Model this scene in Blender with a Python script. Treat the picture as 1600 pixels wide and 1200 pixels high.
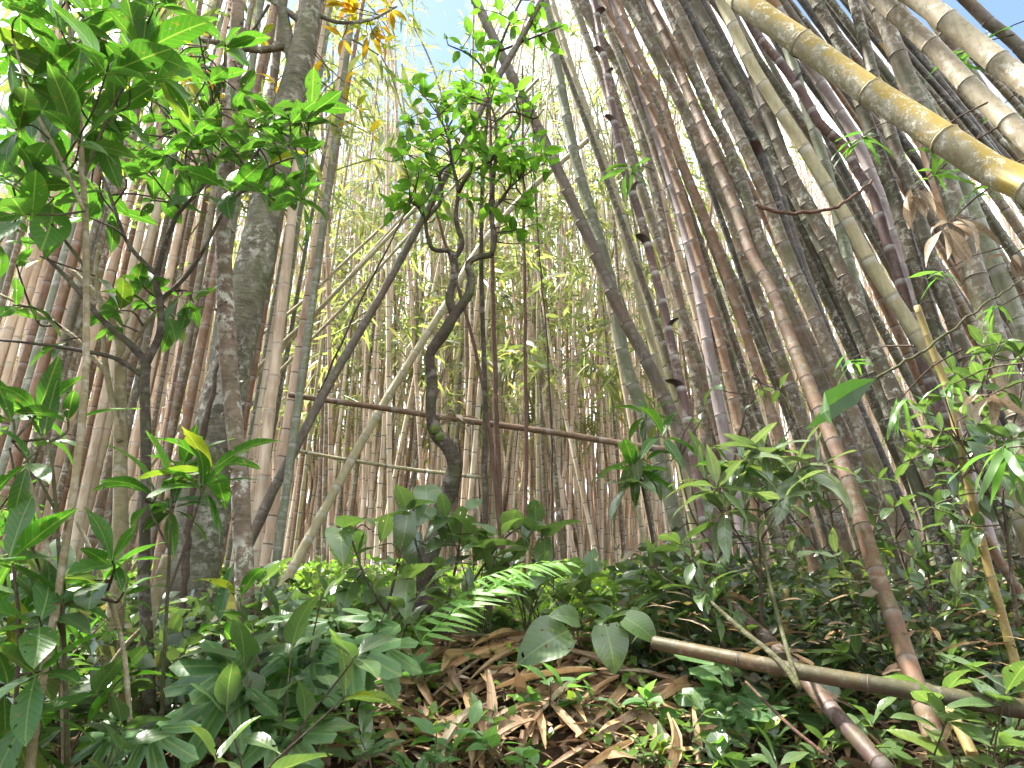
import bpy, math, random
import numpy as np
from mathutils import Vector, Matrix, noise as mnoise

R = math.radians
rng = np.random.default_rng(7)
random.seed(7)
sc = bpy.context.scene
for o in list(bpy.data.objects):
    bpy.data.objects.remove(o)
COL = sc.collection

# ------------------------------------------------------------------ camera
F = 1150.0                      # focal length in pixels of the 1600 x 1200 photograph
PITCH = R(20.0)
CAM = Vector((0.0, 0.0, 1.6))
cd = bpy.data.cameras.new('camera')
cam = bpy.data.objects.new('camera', cd)
COL.objects.link(cam)
cam.location = CAM
cam.rotation_euler = (R(90) + PITCH, 0, 0)
cd.sensor_width = 36
cd.lens = 36 * F / 1600
cd.clip_end = 2000
cd.clip_start = 0.05
sc.camera = cam

# ------------------------------------------------------------------ sky, sun, exposure
SUN_EL, SUN_AZ = R(62), R(-68)       # high, to the left and a little ahead of the camera
world = bpy.data.worlds.new('World')
sc.world = world
world.use_nodes = True
wn, wl = world.node_tree.nodes, world.node_tree.links
wn.clear()
sky = wn.new('ShaderNodeTexSky')
sky.sky_type = 'NISHITA'
sky.sun_disc = False
sky.sun_elevation = SUN_EL
sky.sun_rotation = SUN_AZ
sky.air_density = 1.0
sky.dust_density = 0.7
tc = wn.new('ShaderNodeTexCoord')
cl = wn.new('ShaderNodeTexNoise')
cl.inputs['Scale'].default_value = 2.6
cl.inputs['Detail'].default_value = 6
cr = wn.new('ShaderNodeMapRange')
cr.inputs['From Min'].default_value = 0.42
cr.inputs['From Max'].default_value = 0.62
mx = wn.new('ShaderNodeMix')
mx.data_type = 'RGBA'
mx.inputs[7].default_value = (16.0, 16.5, 17.2, 1)
bg = wn.new('ShaderNodeBackground')
bg.inputs['Strength'].default_value = 0.062
wo = wn.new('ShaderNodeOutputWorld')
mp = wn.new('ShaderNodeMapping')
mp.inputs['Location'].default_value = (6.5, 3.5, 10.5)
wl.new(tc.outputs['Generated'], mp.inputs['Vector'])
wl.new(mp.outputs['Vector'], cl.inputs['Vector'])
wl.new(cl.outputs['Fac'], cr.inputs['Value'])
wl.new(cr.outputs['Result'], mx.inputs[0])
wl.new(sky.outputs['Color'], mx.inputs[6])
wl.new(mx.outputs[2], bg.inputs['Color'])
wl.new(bg.outputs['Background'], wo.inputs['Surface'])

sd = bpy.data.lights.new('sun', 'SUN')
sd.energy = 4.4
sd.angle = R(3)
sd.color = (1.0, 0.95, 0.86)
sun = bpy.data.objects.new('sun', sd)
COL.objects.link(sun)
sdir = Vector((math.sin(SUN_AZ) * math.cos(SUN_EL), math.cos(SUN_AZ) * math.cos(SUN_EL), math.sin(SUN_EL)))
sun.rotation_euler = sdir.to_track_quat('Z', 'Y').to_euler()
sun.location = (0, 0, 30)

sc.view_settings.view_transform = 'Standard'
sc.view_settings.look = 'None'
sc.view_settings.gamma = 1
sc.view_settings.use_curve_mapping = False
sc.view_settings.exposure = 2.62
try:
    sc.cycles.max_bounces = 6
    sc.cycles.diffuse_bounces = 3
    sc.cycles.use_adaptive_sampling = True
    sc.cycles.adaptive_threshold = 0.03
    sc.cycles.glossy_bounces = 2
    sc.cycles.transmission_bounces = 4
    sc.cycles.transparent_max_bounces = 8
    sc.cycles.use_denoising = True
    sc.cycles.sample_clamp_indirect = 6
except Exception:
    pass

# ------------------------------------------------------------------ pixels and places
CP, SP = math.cos(PITCH), math.sin(PITCH)

def ray(px, py):
    u, v = (px - 800) / F, (600 - py) / F
    return Vector((u, CP - v * SP, SP + v * CP))

def at(px, py, Y):
    d = ray(px, py)
    return CAM + d * (Y / d.y)

def depth_of(P):
    return P[1] * CP + (P[2] - CAM.z) * SP

def proj(P):
    d = depth_of(P)
    return 800 + F * P[0] / d, 600 - F * ((P[2] - CAM.z) * CP - P[1] * SP) / d

YK = [-200, -3, 0, 1.5, 2.4, 3.1, 4.0, 5.0, 8.0, 20, 45, 400]
ZK = [-0.3, -0.2, 0.0, 0.35, 0.78, 1.16, 1.46, 1.62, 2.02, 3.5, 6.0, 12.0]

def gz(x, y):
    z = np.interp(y, YK, ZK)
    k = np.clip(np.asarray(y) / 3.0, 0, 1)
    z = z + k * (0.05 * np.sin(1.7 * x + 0.6) * np.cos(1.3 * y) + 0.03 * np.sin(4.1 * x + 1.9 * y) + 0.018 * np.sin(9.3 * x - 5.2 * y))
    z = z + 0.10 * np.exp(-((x - 0.15) ** 2) / 0.9 - ((y - 3.7) ** 2) / 0.5)
    z = z - 0.10 * np.exp(-((x - 1.9) ** 2) / 0.8 - ((y - 3.6) ** 2) / 0.8)
    return z

def place(px, Y):
    x = 0.0
    for _ in range(6):
        z = float(gz(x, Y))
        x = (px - 800) / F * depth_of((x, Y, z))
    return Vector((x, Y, float(gz(x, Y))))

# ------------------------------------------------------------------ node helper
class NT:
    def __init__(self, name):
        m = bpy.data.materials.new(name)
        m.use_nodes = True
        self.m, self.t = m, m.node_tree
        self.t.nodes.clear()

    def n(self, typ, **kw):
        nd = self.t.nodes.new(typ)
        for k, v in kw.items():
            setattr(nd, k, v)
        return nd

    def put(self, sock, v):
        if hasattr(v, 'is_output'):
            self.t.links.new(v, sock)
        elif v is not None:
            if isinstance(v, tuple) and len(v) == 3 and sock.type == 'RGBA':
                v = (*v, 1)
            sock.default_value = v

    def math(self, op, a, b=None, clamp=False):
        nd = self.n('ShaderNodeMath', operation=op, use_clamp=clamp)
        self.put(nd.inputs[0], a)
        if b is not None:
            self.put(nd.inputs[1], b)
        return nd.outputs[0]

    def mix(self, f, a, b, blend='MIX'):
        nd = self.n('ShaderNodeMix', data_type='RGBA', blend_type=blend)
        self.put(nd.inputs[0], f)
        self.put(nd.inputs[6], a)
        self.put(nd.inputs[7], b)
        return nd.outputs[2]

    def ramp(self, v, lo, hi, a=0.0, b=1.0):
        nd = self.n('ShaderNodeMapRange')
        self.put(nd.inputs['Value'], v)
        nd.inputs['From Min'].default_value = lo
        nd.inputs['From Max'].default_value = hi
        nd.inputs['To Min'].default_value = a
        nd.inputs['To Max'].default_value = b
        return nd.outputs[0]

    def noise(self, vec, scale, detail=4, rough=0.55):
        nd = self.n('ShaderNodeTexNoise')
        if vec is not None:
            self.put(nd.inputs['Vector'], vec)
        nd.inputs['Scale'].default_value = scale
        nd.inputs['Detail'].default_value = detail
        nd.inputs['Roughness'].default_value = rough
        return nd.outputs['Fac']

    def mapping(self, vec, scale):
        nd = self.n('ShaderNodeMapping')
        self.put(nd.inputs['Vector'], vec)
        nd.inputs['Scale'].default_value = scale
        return nd.outputs[0]

    def coords(self):
        return self.n('ShaderNodeTexCoord').outputs['Object']

    def rnd(self):
        oi = self.n('ShaderNodeObjectInfo').outputs['Random']
        at_ = self.n('ShaderNodeAttribute', attribute_name='rnd').outputs['Fac']
        return self.math('FRACT', self.math('ADD', oi, at_))

    def uv(self):
        s = self.n('ShaderNodeSeparateXYZ')
        self.t.links.new(self.n('ShaderNodeTexCoord').outputs['UV'], s.inputs[0])
        return s.outputs[0], s.outputs[1]

    def cramp(self, v, stops):
        nd = self.n('ShaderNodeValToRGB')
        self.put(nd.inputs[0], v)
        e = nd.color_ramp.elements
        while len(e) < len(stops):
            e.new(0.5)
        for i, (p, c) in enumerate(stops):
            e[i].position = p
            e[i].color = (*c, 1)
        return nd.outputs[0]

    def bump(self, h, strength, dist):
        nd = self.n('ShaderNodeBump')
        self.put(nd.inputs['Height'], h)
        nd.inputs['Strength'].default_value = strength
        nd.inputs['Distance'].default_value = dist
        return nd.outputs[0]

    def principled(self, col, rough, bump=None, spec=0.5):
        p = self.n('ShaderNodeBsdfPrincipled')
        self.put(p.inputs['Base Color'], col)
        self.put(p.inputs['Roughness'], rough)
        p.inputs['Specular IOR Level'].default_value = spec
        if bump is not None:
            self.put(p.inputs['Normal'], bump)
        return p.outputs[0]

    def out(self, sh):
        o = self.n('ShaderNodeOutputMaterial')
        self.t.links.new(sh, o.inputs['Surface'])
        return self.m

# ------------------------------------------------------------------ materials
def culm_material(name, stops, lichen=0.3, lichen_col=(0.46, 0.46, 0.40), moss=0.2, moss_col=(0.10, 0.12, 0.03),
                  wax=0.3, rust=0.3, dark=0.35, moss_up=0.0, rough=0.55, crust=0.9, moss_col2=(0.30, 0.20, 0.03)):
    t = NT(name)
    co, rn = t.coords(), t.rnd()
    _, v = t.uv()
    fr = t.math('FRACT', v)
    base = t.cramp(rn, stops)
    off = t.n('ShaderNodeVectorMath', operation='ADD')
    t.put(off.inputs[0], co)
    cmb = t.n('ShaderNodeCombineXYZ')
    t.put(cmb.inputs[0], t.math('MULTIPLY', rn, 37.0))
    t.put(cmb.inputs[2], t.math('MULTIPLY', rn, 91.0))
    t.put(off.inputs[1], cmb.outputs[0])
    co = off.outputs[0]
    streak = t.noise(t.mapping(co, (42, 42, 1.6)), 1.0, 4)
    c = t.mix(t.ramp(streak, 0.3, 0.7, 0.0, 0.55), base, t.mix(1.0, base, (0.42, 0.36, 0.30), 'MULTIPLY'))
    big = t.noise(co, 2.3, 3)
    c = t.mix(t.ramp(big, 0.42, 0.66, 0.0, rust), c, (0.17, 0.085, 0.045))
    mot = t.noise(co, 34.0, 5, 0.7)
    c = t.mix(t.ramp(mot, 0.52, 0.60, 0.0, dark), c, (0.055, 0.048, 0.036))
    ln = t.math('MULTIPLY', t.ramp(t.noise(co, 21.0, 6, 0.72), 0.50, 0.60), t.ramp(t.noise(co, 3.0, 3), 0.40, 0.62))
    c = t.mix(t.math('MULTIPLY', ln, lichen), c, lichen_col)
    mm = t.ramp(t.noise(co, 6.5, 6, 0.65), 0.47, 0.62)
    if moss_up:
        nz = t.n('ShaderNodeSeparateXYZ')
        t.put(nz.inputs[0], t.n('ShaderNodeNewGeometry').outputs['Normal'])
        up = t.ramp(t.math('ADD', nz.outputs[2], t.ramp(t.noise(co, 9.0, 6, 0.7), 0.3, 0.7, -0.55, 0.55)), -0.28, 0.05)
        c = t.mix(t.math('MULTIPLY', up, moss_up), c, t.mix(mm, moss_col, moss_col2))
        ln2 = t.math('MULTIPLY', t.ramp(t.noise(co, 30.0, 8, 0.8), 0.53, 0.58), t.ramp(t.noise(co, 6.0, 4), 0.42, 0.56))
        c = t.mix(t.math('MULTIPLY', ln2, crust), c, (0.58, 0.56, 0.48))
    else:
        c = t.mix(t.math('MULTIPLY', mm, moss), c, moss_col)
    band = t.math('MULTIPLY', t.ramp(fr, 0.80, 0.93), t.ramp(t.noise(co, 12.0, 4), 0.3, 0.6, 0.4, 1.0))
    c = t.mix(t.math('MULTIPLY', band, wax), c, (0.50, 0.50, 0.49))
    edge = t.math('ABSOLUTE', t.math('SUBTRACT', fr, 0.5))
    c = t.mix(t.ramp(edge, 0.468, 0.484, 0.0, 0.85), c, (0.05, 0.035, 0.025))
    b = t.bump(t.math('ADD', t.math('MULTIPLY', mot, 0.5), t.math('MULTIPLY', streak, 0.5)), 0.35, 0.008)
    return t.out(t.principled(c, rough, b, 0.35))

G = (0.17, 0.155, 0.10)
M = {}
M['culm_brown'] = culm_material('culm_brown', [(0, (0.20, 0.115, 0.07)), (0.5, (0.26, 0.155, 0.095)), (1, (0.16, 0.095, 0.06))], 0.3, moss=0.15, wax=0.25, rust=0.75, dark=0.45)
M['culm_cinnamon'] = culm_material('culm_cinnamon', [(0, (0.125, 0.072, 0.044)), (1, (0.125, 0.072, 0.044))], 0.3, moss=0.2, wax=0.12, rust=0.45, dark=0.6, rough=0.7)
M['culm_grey'] = culm_material('culm_grey', [(0, (0.14, 0.11, 0.075)), (0.35, (0.22, 0.175, 0.13)), (0.7, (0.10, 0.085, 0.06)), (1, (0.17, 0.115, 0.08))], 0.9, moss=0.45, wax=0.25, rust=0.65, dark=0.75)
M['culm_mossy'] = culm_material('culm_mossy', [(0, (0.085, 0.085, 0.055)), (0.5, (0.14, 0.12, 0.08)), (1, (0.10, 0.08, 0.055))], 1.0, moss=0.6, wax=0.05, rust=0.4, dark=0.8, moss_col=(0.05, 0.065, 0.025))
M['culm_pale'] = culm_material('culm_pale', [(0, (0.40, 0.36, 0.22)), (0.5, (0.36, 0.34, 0.20)), (1, (0.42, 0.36, 0.24))], 0.3, moss=0.25, wax=0.5, rust=0.12, dark=0.12, moss_col=(0.18, 0.20, 0.08))
M['culm_green'] = culm_material('culm_green', [(0, (0.15, 0.18, 0.11)), (0.5, (0.18, 0.20, 0.14)), (1, (0.13, 0.16, 0.10))], 0.5, moss=0.25, wax=0.35, rust=0.12, dark=0.25)
M['culm_purple'] = culm_material('culm_purple', [(0, (0.10, 0.06, 0.06)), (1, (0.125, 0.075, 0.075))], 0.35, moss=0.0, wax=0.75, rust=0.3, dark=0.5)
M['culm_lilac'] = culm_material('culm_lilac', [(0, (0.30, 0.25, 0.26)), (1, (0.34, 0.28, 0.28))], 0.3, moss=0.05, wax=0.6, rust=0.1, dark=0.15)
M['culm_black'] = culm_material('culm_black', [(0, (0.03, 0.026, 0.025)), (1, (0.045, 0.038, 0.034))], 0.35, moss=0.15, wax=0.1, rust=0.1, dark=0.5)
M['culm_dark'] = culm_material('culm_dark', [(0, (0.10, 0.085, 0.07)), (1, (0.13, 0.11, 0.09))], 0.25, moss=0.2, wax=0.15, rust=0.3, dark=0.3)
M['culm_yellow'] = culm_material('culm_yellow', [(0, (0.27, 0.25, 0.15)), (1, (0.27, 0.25, 0.15))], 0.6, moss_up=0.9, moss_col=(0.27, 0.19, 0.02), wax=0.1, rust=0.15, dark=0.12)
M['culm_lichen'] = culm_material('culm_lichen', [(0, (0.31, 0.27, 0.18)), (1, (0.36, 0.32, 0.23))], 0.9, moss=0.15, wax=0.1, rust=0.25, dark=0.3, lichen_col=(0.50, 0.48, 0.43))
M['culm_ochre'] = culm_material('culm_ochre', [(0, (0.30, 0.22, 0.07)), (1, (0.26, 0.20, 0.07))], 0.15, moss=0.4, wax=0.05, rust=0.2, dark=0.25, moss_col=(0.14, 0.14, 0.03))
M['culm_log'] = culm_material('culm_log', [(0, (0.052, 0.034, 0.021)), (1, (0.052, 0.034, 0.021))], 0.1, moss_up=0.5, moss_col=(0.05, 0.058, 0.016), crust=0.12, moss_col2=(0.09, 0.075, 0.02), wax=0.0, rust=0.5, dark=0.45)
M['culm_plum'] = culm_material('culm_plum', [(0, (0.075, 0.042, 0.036)), (1, (0.075, 0.042, 0.036))], 0.2, moss=0.3, wax=0.1, rust=0.5, dark=0.5)
def far_culm_material(name, stops):
    t = NT(name)
    rn = t.rnd()
    _, v = t.uv()
    fr = t.math('FRACT', v)
    base = t.cramp(rn, stops)
    co = t.coords()
    n1 = t.noise(t.mapping(co, (9, 9, 1.8)), 1.0, 3, 0.65)
    c = t.mix(t.ramp(n1, 0.42, 0.62, 0.0, 0.6), base, t.mix(1.0, base, (0.42, 0.30, 0.22), 'MULTIPLY'))
    c = t.mix(t.ramp(fr, 0.80, 0.93, 0.0, 0.4), c, (0.52, 0.50, 0.45))
    edge = t.math('ABSOLUTE', t.math('SUBTRACT', fr, 0.5))
    c = t.mix(t.ramp(edge, 0.465, 0.485, 0.0, 0.8), c, (0.06, 0.04, 0.03))
    return t.out(t.principled(c, 0.6, None, 0.3))
M['culm_far'] = far_culm_material('culm_far', [(0, (0.62, 0.52, 0.40)), (0.2, (0.52, 0.39, 0.28)), (0.4, (0.66, 0.58, 0.46)), (0.6, (0.48, 0.42, 0.31)), (0.8, (0.64, 0.50, 0.40)), (1, (0.46, 0.34, 0.25))])

def bark_material(name, a, b, lichen, moss, ring=0.4, moss_col=(0.06, 0.08, 0.02)):
    t = NT(name)
    co = t.coords()
    _, v = t.uv()
    n1 = t.noise(co, 7.0, 6, 0.65)
    c = t.mix(t.ramp(n1, 0.35, 0.65), a, b)
    n2 = t.noise(t.mapping(co, (12, 12, 60)), 1.0, 4)
    c = t.mix(t.ramp(n2, 0.5, 0.68, 0.0, ring), c, t.mix(1.0, c, (0.35, 0.32, 0.28), 'MULTIPLY'))
    ln = t.math('MULTIPLY', t.ramp(t.noise(co, 17.0, 6, 0.7), 0.50, 0.58), t.ramp(t.noise(co, 3.2, 3), 0.42, 0.58))
    c = t.mix(t.math('MULTIPLY', ln, lichen), c, (0.50, 0.50, 0.44))
    c = t.mix(t.math('MULTIPLY', t.ramp(t.noise(co, 5.0, 6, 0.7), 0.48, 0.6), moss), c, moss_col)
    h = t.math('ADD', t.noise(co, 40.0, 6, 0.7), t.math('MULTIPLY', n2, 0.8))
    return t.out(t.principled(c, 0.8, t.bump(h, 0.7, 0.02), 0.25))

M['bark_big'] = bark_material('bark_big', (0.075, 0.068, 0.05), (0.175, 0.16, 0.118), 0.55, 0.55, 0.75)
M['bark_flaky'] = bark_material('bark_flaky', (0.22, 0.16, 0.12), (0.13, 0.10, 0.075), 0.95, 0.35, 0.5)
M['bark_dark'] = bark_material('bark_dark', (0.035, 0.027, 0.021), (0.075, 0.058, 0.044), 0.22, 0.4, 0.6)
M['bark_pale'] = bark_material('bark_pale', (0.26, 0.22, 0.13), (0.20, 0.16, 0.09), 0.4, 0.3, 0.3)
M['twig'] = bark_material('twig', (0.05, 0.035, 0.025), (0.08, 0.055, 0.04), 0.1, 0.1)
M['vine'] = bark_material('vine', (0.14, 0.075, 0.05), (0.10, 0.06, 0.045), 0.1, 0.1)
M['stem_green'] = bark_material('stem_green', (0.075, 0.08, 0.028), (0.055, 0.048, 0.024), 0.1, 0.2)
M['moss'] = bark_material('moss', (0.06, 0.10, 0.02), (0.10, 0.13, 0.03), 0.0, 0.5)

def leaf_material(name, stops, trans=0.45, rough=0.38, veins=1.0, tboost=2.2, spots=0.45, spec=0.5, holes=0.0):
    t = NT(name)
    rn = t.rnd()
    base = t.cramp(rn, stops)
    u, v = t.uv()
    co = t.coords()
    au = t.math('ABSOLUTE', t.math('SUBTRACT', u, 0.5))
    nz = t.noise(co, 3.0, 2)
    c = t.mix(t.ramp(nz, 0.3, 0.7, 0.0, 0.5), base, t.mix(1.0, base, (0.55, 0.62, 0.5), 'MULTIPLY'))
    if veins:
        mid = t.ramp(au, 0.012, 0.03, 0.55, 0.0)
        side = t.math('SINE', t.math('MULTIPLY', t.math('SUBTRACT', v, t.math('MULTIPLY', au, 0.55)), 62.0))
        sv = t.ramp(side, 0.84, 1.0, 0.0, 0.2)
        ve = t.math('MULTIPLY', t.math('MAXIMUM', mid, sv), veins)
        c = t.mix(ve, c, t.mix(0.55, base, (0.30, 0.36, 0.12)))
        hb = t.math('ADD', t.math('MULTIPLY', side, -0.5), t.math('MULTIPLY', mid, -1.5))
        bmp = t.bump(hb, 0.10, 0.004)
    else:
        bmp = None
    if spots:
        s = t.ramp(t.noise(co, 9.0, 3, 0.7), 0.60, 0.66, 0.0, spots)
        c = t.mix(s, c, (0.16, 0.10, 0.03))
    sh = t.principled(c, rough, bmp, spec)
    tr = t.n('ShaderNodeBsdfTranslucent')
    tcx = t.mix(1.0, c, (tboost * 1.05, tboost * 1.12, tboost * 0.5), 'MULTIPLY')
    t.put(tr.inputs['Color'], tcx)
    m = t.n('ShaderNodeMixShader')
    m.inputs[0].default_value = trans
    t.t.links.new(sh, m.inputs[1])
    t.t.links.new(tr.outputs[0], m.inputs[2])
    if holes:                                    # chewed holes and gnawed edges
        oc = t.n('ShaderNodeVectorMath', operation='ADD')
        cc = t.n('ShaderNodeCombineXYZ')
        t.put(cc.inputs[0], t.math('MULTIPLY', rn, 83.0))
        t.put(oc.inputs[0], co)
        t.put(oc.inputs[1], cc.outputs[0])
        hm = t.math('GREATER_THAN', t.noise(oc.outputs[0], 6.5, 2, 0.6), holes)
        tp = t.n('ShaderNodeBsdfTransparent')
        m2 = t.n('ShaderNodeMixShader')
        t.put(m2.inputs[0], hm)
        t.t.links.new(m.outputs[0], m2.inputs[1])
        t.t.links.new(tp.outputs[0], m2.inputs[2])
        return t.out(m2.outputs[0])
    return t.out(m.outputs[0])

M['leaf_big'] = leaf_material('leaf_big', [(0, (0.03, 0.095, 0.014)), (0.4, (0.04, 0.12, 0.016)), (0.75, (0.03, 0.085, 0.018)), (0.95, (0.045, 0.11, 0.02)), (1, (0.20, 0.21, 0.02))], 0.42, tboost=1.9, holes=0.66)
M['leaf_crown'] = leaf_material('leaf_crown', [(0, (0.055, 0.135, 0.02)), (0.5, (0.085, 0.18, 0.025)), (1, (0.04, 0.11, 0.02))], 0.52, spots=0.1, tboost=2.5)
M['leaf_shiny'] = leaf_material('leaf_shiny', [(0, (0.065, 0.115, 0.042)), (0.5, (0.095, 0.15, 0.06)), (0.85, (0.055, 0.10, 0.042)), (0.96, (0.08, 0.14, 0.04)), (1, (0.16, 0.20, 0.03))], 0.32, rough=0.29, spec=0.75, holes=0.66)
M['leaf_sheen'] = leaf_material('leaf_sheen', [(0, (0.09, 0.135, 0.07)), (0.6, (0.13, 0.17, 0.10)), (0.94, (0.08, 0.13, 0.06)), (1, (0.16, 0.20, 0.04))], 0.25, rough=0.24, spec=1.0)  # paler than the shiny leaves: sky sheen put into the leaf colour
M['leaf_soft'] = leaf_material('leaf_soft', [(0, (0.07, 0.16, 0.05)), (0.5, (0.10, 0.20, 0.07)), (1, (0.06, 0.14, 0.05))], 0.42, rough=0.45, spots=0.15)
M['leaf_dark'] = leaf_material('leaf_dark', [(0, (0.04, 0.085, 0.03)), (0.5, (0.055, 0.105, 0.035)), (1, (0.05, 0.09, 0.04))], 0.26, rough=0.30, spec=0.8)
M['leaf_orange'] = leaf_material('leaf_orange', [(0, (0.32, 0.15, 0.015)), (0.4, (0.36, 0.24, 0.02)), (0.7, (0.12, 0.16, 0.02)), (1, (0.30, 0.10, 0.02))], 0.55, spots=0.2)
M['leaf_bamboo'] = leaf_material('leaf_bamboo', [(0, (0.13, 0.17, 0.075)), (0.4, (0.19, 0.23, 0.105)), (0.75, (0.26, 0.27, 0.14)), (0.9, (0.34, 0.29, 0.18)), (1, (0.10, 0.14, 0.06))], 0.46, tboost=1.8, veins=0, spots=0, rough=0.4)
M['leaf_blade'] = leaf_material('leaf_blade', [(0, (0.06, 0.15, 0.035)), (0.5, (0.08, 0.17, 0.05)), (1, (0.10, 0.19, 0.04))], 0.42, veins=0, spots=0.1, rough=0.35)
M['leaf_fold'] = leaf_material('leaf_fold', [(0, (0.035, 0.085, 0.025)), (1, (0.035, 0.085, 0.025))], 0.25, veins=0, spots=0.2, rough=0.35)
M['leaf_cover'] = leaf_material('leaf_cover', [(0, (0.08, 0.17, 0.03)), (0.4, (0.12, 0.21, 0.04)), (0.7, (0.16, 0.23, 0.04)), (1, (0.07, 0.14, 0.04))], 0.42, veins=0, spots=0, rough=0.36)
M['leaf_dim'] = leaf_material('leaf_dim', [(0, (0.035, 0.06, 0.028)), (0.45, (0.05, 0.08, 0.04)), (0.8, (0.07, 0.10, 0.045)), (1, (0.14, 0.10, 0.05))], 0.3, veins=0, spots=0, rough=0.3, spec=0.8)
M['fern'] = leaf_material('fern', [(0, (0.19, 0.36, 0.10)), (1, (0.26, 0.42, 0.13))], 0.5, veins=0, spots=0, rough=0.45)

def dry_material(name, stops, trans=0.12):
    t = NT(name)
    rn = t.rnd()
    base = t.cramp(rn, stops)
    u, v = t.uv()
    cmb = t.n('ShaderNodeCombineXYZ')
    t.put(cmb.inputs[0], t.math('MULTIPLY', u, 26.0))
    t.put(cmb.inputs[1], t.math('MULTIPLY', v, 1.6))
    t.put(cmb.inputs[2], t.math('MULTIPLY', rn, 50.0))
    st = t.noise(cmb.outputs[0], 1.0, 4)
    c = t.mix(t.ramp(st, 0.35, 0.65, 0.0, 0.7), base, t.mix(1.0, base, (0.5, 0.42, 0.34), 'MULTIPLY'))
    c = t.mix(t.ramp(t.noise(t.coords(), 11.0, 5, 0.7), 0.52, 0.66, 0.0, 0.6), c, (0.09, 0.055, 0.035))
    sh = t.principled(c, 0.6, t.bump(st, 0.4, 0.004), 0.3)
    tr = t.n('ShaderNodeBsdfTranslucent')
    t.put(tr.inputs['Color'], c)
    m = t.n('ShaderNodeMixShader')
    m.inputs[0].default_value = trans
    t.t.links.new(sh, m.inputs[1])
    t.t.links.new(tr.outputs[0], m.inputs[2])
    return t.out(m.outputs[0])

M['dry'] = dry_material('dry', [(0, (0.42, 0.29, 0.17)), (0.3, (0.30, 0.20, 0.13)), (0.6, (0.50, 0.33, 0.16)), (0.8, (0.26, 0.17, 0.12)), (1, (0.46, 0.39, 0.29))])
M['dry_dark'] = dry_material('dry_dark', [(0, (0.05, 0.03, 0.028)), (0.5, (0.09, 0.05, 0.045)), (1, (0.035, 0.025, 0.022))], 0.05)
M['dry_bleached'] = dry_material('dry_bleached', [(0, (0.42, 0.36, 0.27)), (1, (0.34, 0.26, 0.18))], 0.2)

def soil_material():
    t = NT('soil')
    co = t.coords()
    n1 = t.noise(co, 3.0, 6, 0.65)
    n2 = t.noise(co, 45.0, 6, 0.7)
    c = t.mix(t.ramp(n1, 0.35, 0.65), (0.055, 0.028, 0.018), (0.10, 0.055, 0.035))
    c = t.mix(t.ramp(n2, 0.5, 0.62, 0.0, 0.55), c, (0.16, 0.10, 0.06))
    c = t.mix(t.ramp(t.noise(co, 1.3, 4), 0.5, 0.65, 0.0, 0.4), c, (0.05, 0.06, 0.02))
    return t.out(t.principled(c, 0.9, t.bump(t.math('ADD', n2, n1), 0.9, 0.05), 0.2))
M['soil'] = soil_material()

# ------------------------------------------------------------------ mesh helpers
def set_uv(me, uv_per_vert):
    lay = me.uv_layers.new(name='UVMap')
    idx = np.empty(len(me.loops), dtype=np.int32)
    me.loops.foreach_get('vertex_index', idx)
    lay.data.foreach_set('uv', np.asarray(uv_per_vert, dtype=np.float32)[idx].ravel())

def set_rnd(me, vals):
    a = me.attributes.new('rnd', 'FLOAT', 'POINT')
    a.data.foreach_set('value', np.asarray(vals, dtype=np.float32))

def smooth(me):
    me.polygons.foreach_set('use_smooth', np.ones(len(me.polygons), dtype=bool))

def mesh_np(name, V, Fq, uv=None, rnd=None, mat=None, shade=True):
    """V (n,3); Fq (m,k) faces of one size."""
    me = bpy.data.meshes.new(name)
    V = np.asarray(V, dtype=np.float32)
    Fq = np.asarray(Fq, dtype=np.int32)
    k = Fq.shape[1]
    me.vertices.add(len(V))
    me.vertices.foreach_set('co', V.ravel())
    me.loops.add(Fq.size)
    me.loops.foreach_set('vertex_index', Fq.ravel())
    me.polygons.add(len(Fq))
    me.polygons.foreach_set('loop_start', np.arange(0, Fq.size, k, dtype=np.int32))
    me.polygons.foreach_set('loop_total', np.full(len(Fq), k, dtype=np.int32))
    me.update(calc_edges=True)
    if shade:
        smooth(me)
    if uv is not None:
        set_uv(me, uv)
    if rnd is not None:
        set_rnd(me, rnd)
    if mat is not None:
        me.materials.append(mat)
    me.validate()
    return me

def link(name, me, parent=None, loc=None, mtx=None):
    o = bpy.data.objects.new(name, me)
    COL.objects.link(o)
    if parent is not None:
        o.parent = parent
    if mtx is not None:
        o.matrix_basis = mtx
    elif loc is not None:
        o.location = loc
    return o

def tag(o, label=None, cat=None, group=None, kind=None):
    if label:
        o['label'] = label
    if cat:
        o['category'] = cat
    if group:
        o['group'] = group
    if kind:
        o['kind'] = kind
    return o

def catmull(P, n):
    P = [np.array(p, dtype=float) for p in P]
    if len(P) == 2:
        return np.array([P[0] + (P[1] - P[0]) * t for t in np.linspace(0, 1, n)])
    Q = [2 * P[0] - P[1]] + P + [2 * P[-1] - P[-2]]
    seg = len(P) - 1
    L = np.array([np.linalg.norm(P[i + 1] - P[i]) for i in range(seg)])
    cum = np.concatenate([[0], np.cumsum(L)])
    out = []
    for s in np.linspace(0, cum[-1], n):
        i = min(seg - 1, max(0, int(np.searchsorted(cum, s, side='right') - 1)))
        t = (s - cum[i]) / max(L[i], 1e-9)
        a, b, c, d = Q[i], Q[i + 1], Q[i + 2], Q[i + 3]
        out.append(0.5 * ((2 * b) + (c - a) * t + (2 * a - 5 * b + 4 * c - d) * t * t + (3 * b - a - 3 * c + d) * t ** 3))
    return np.array(out)

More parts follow.
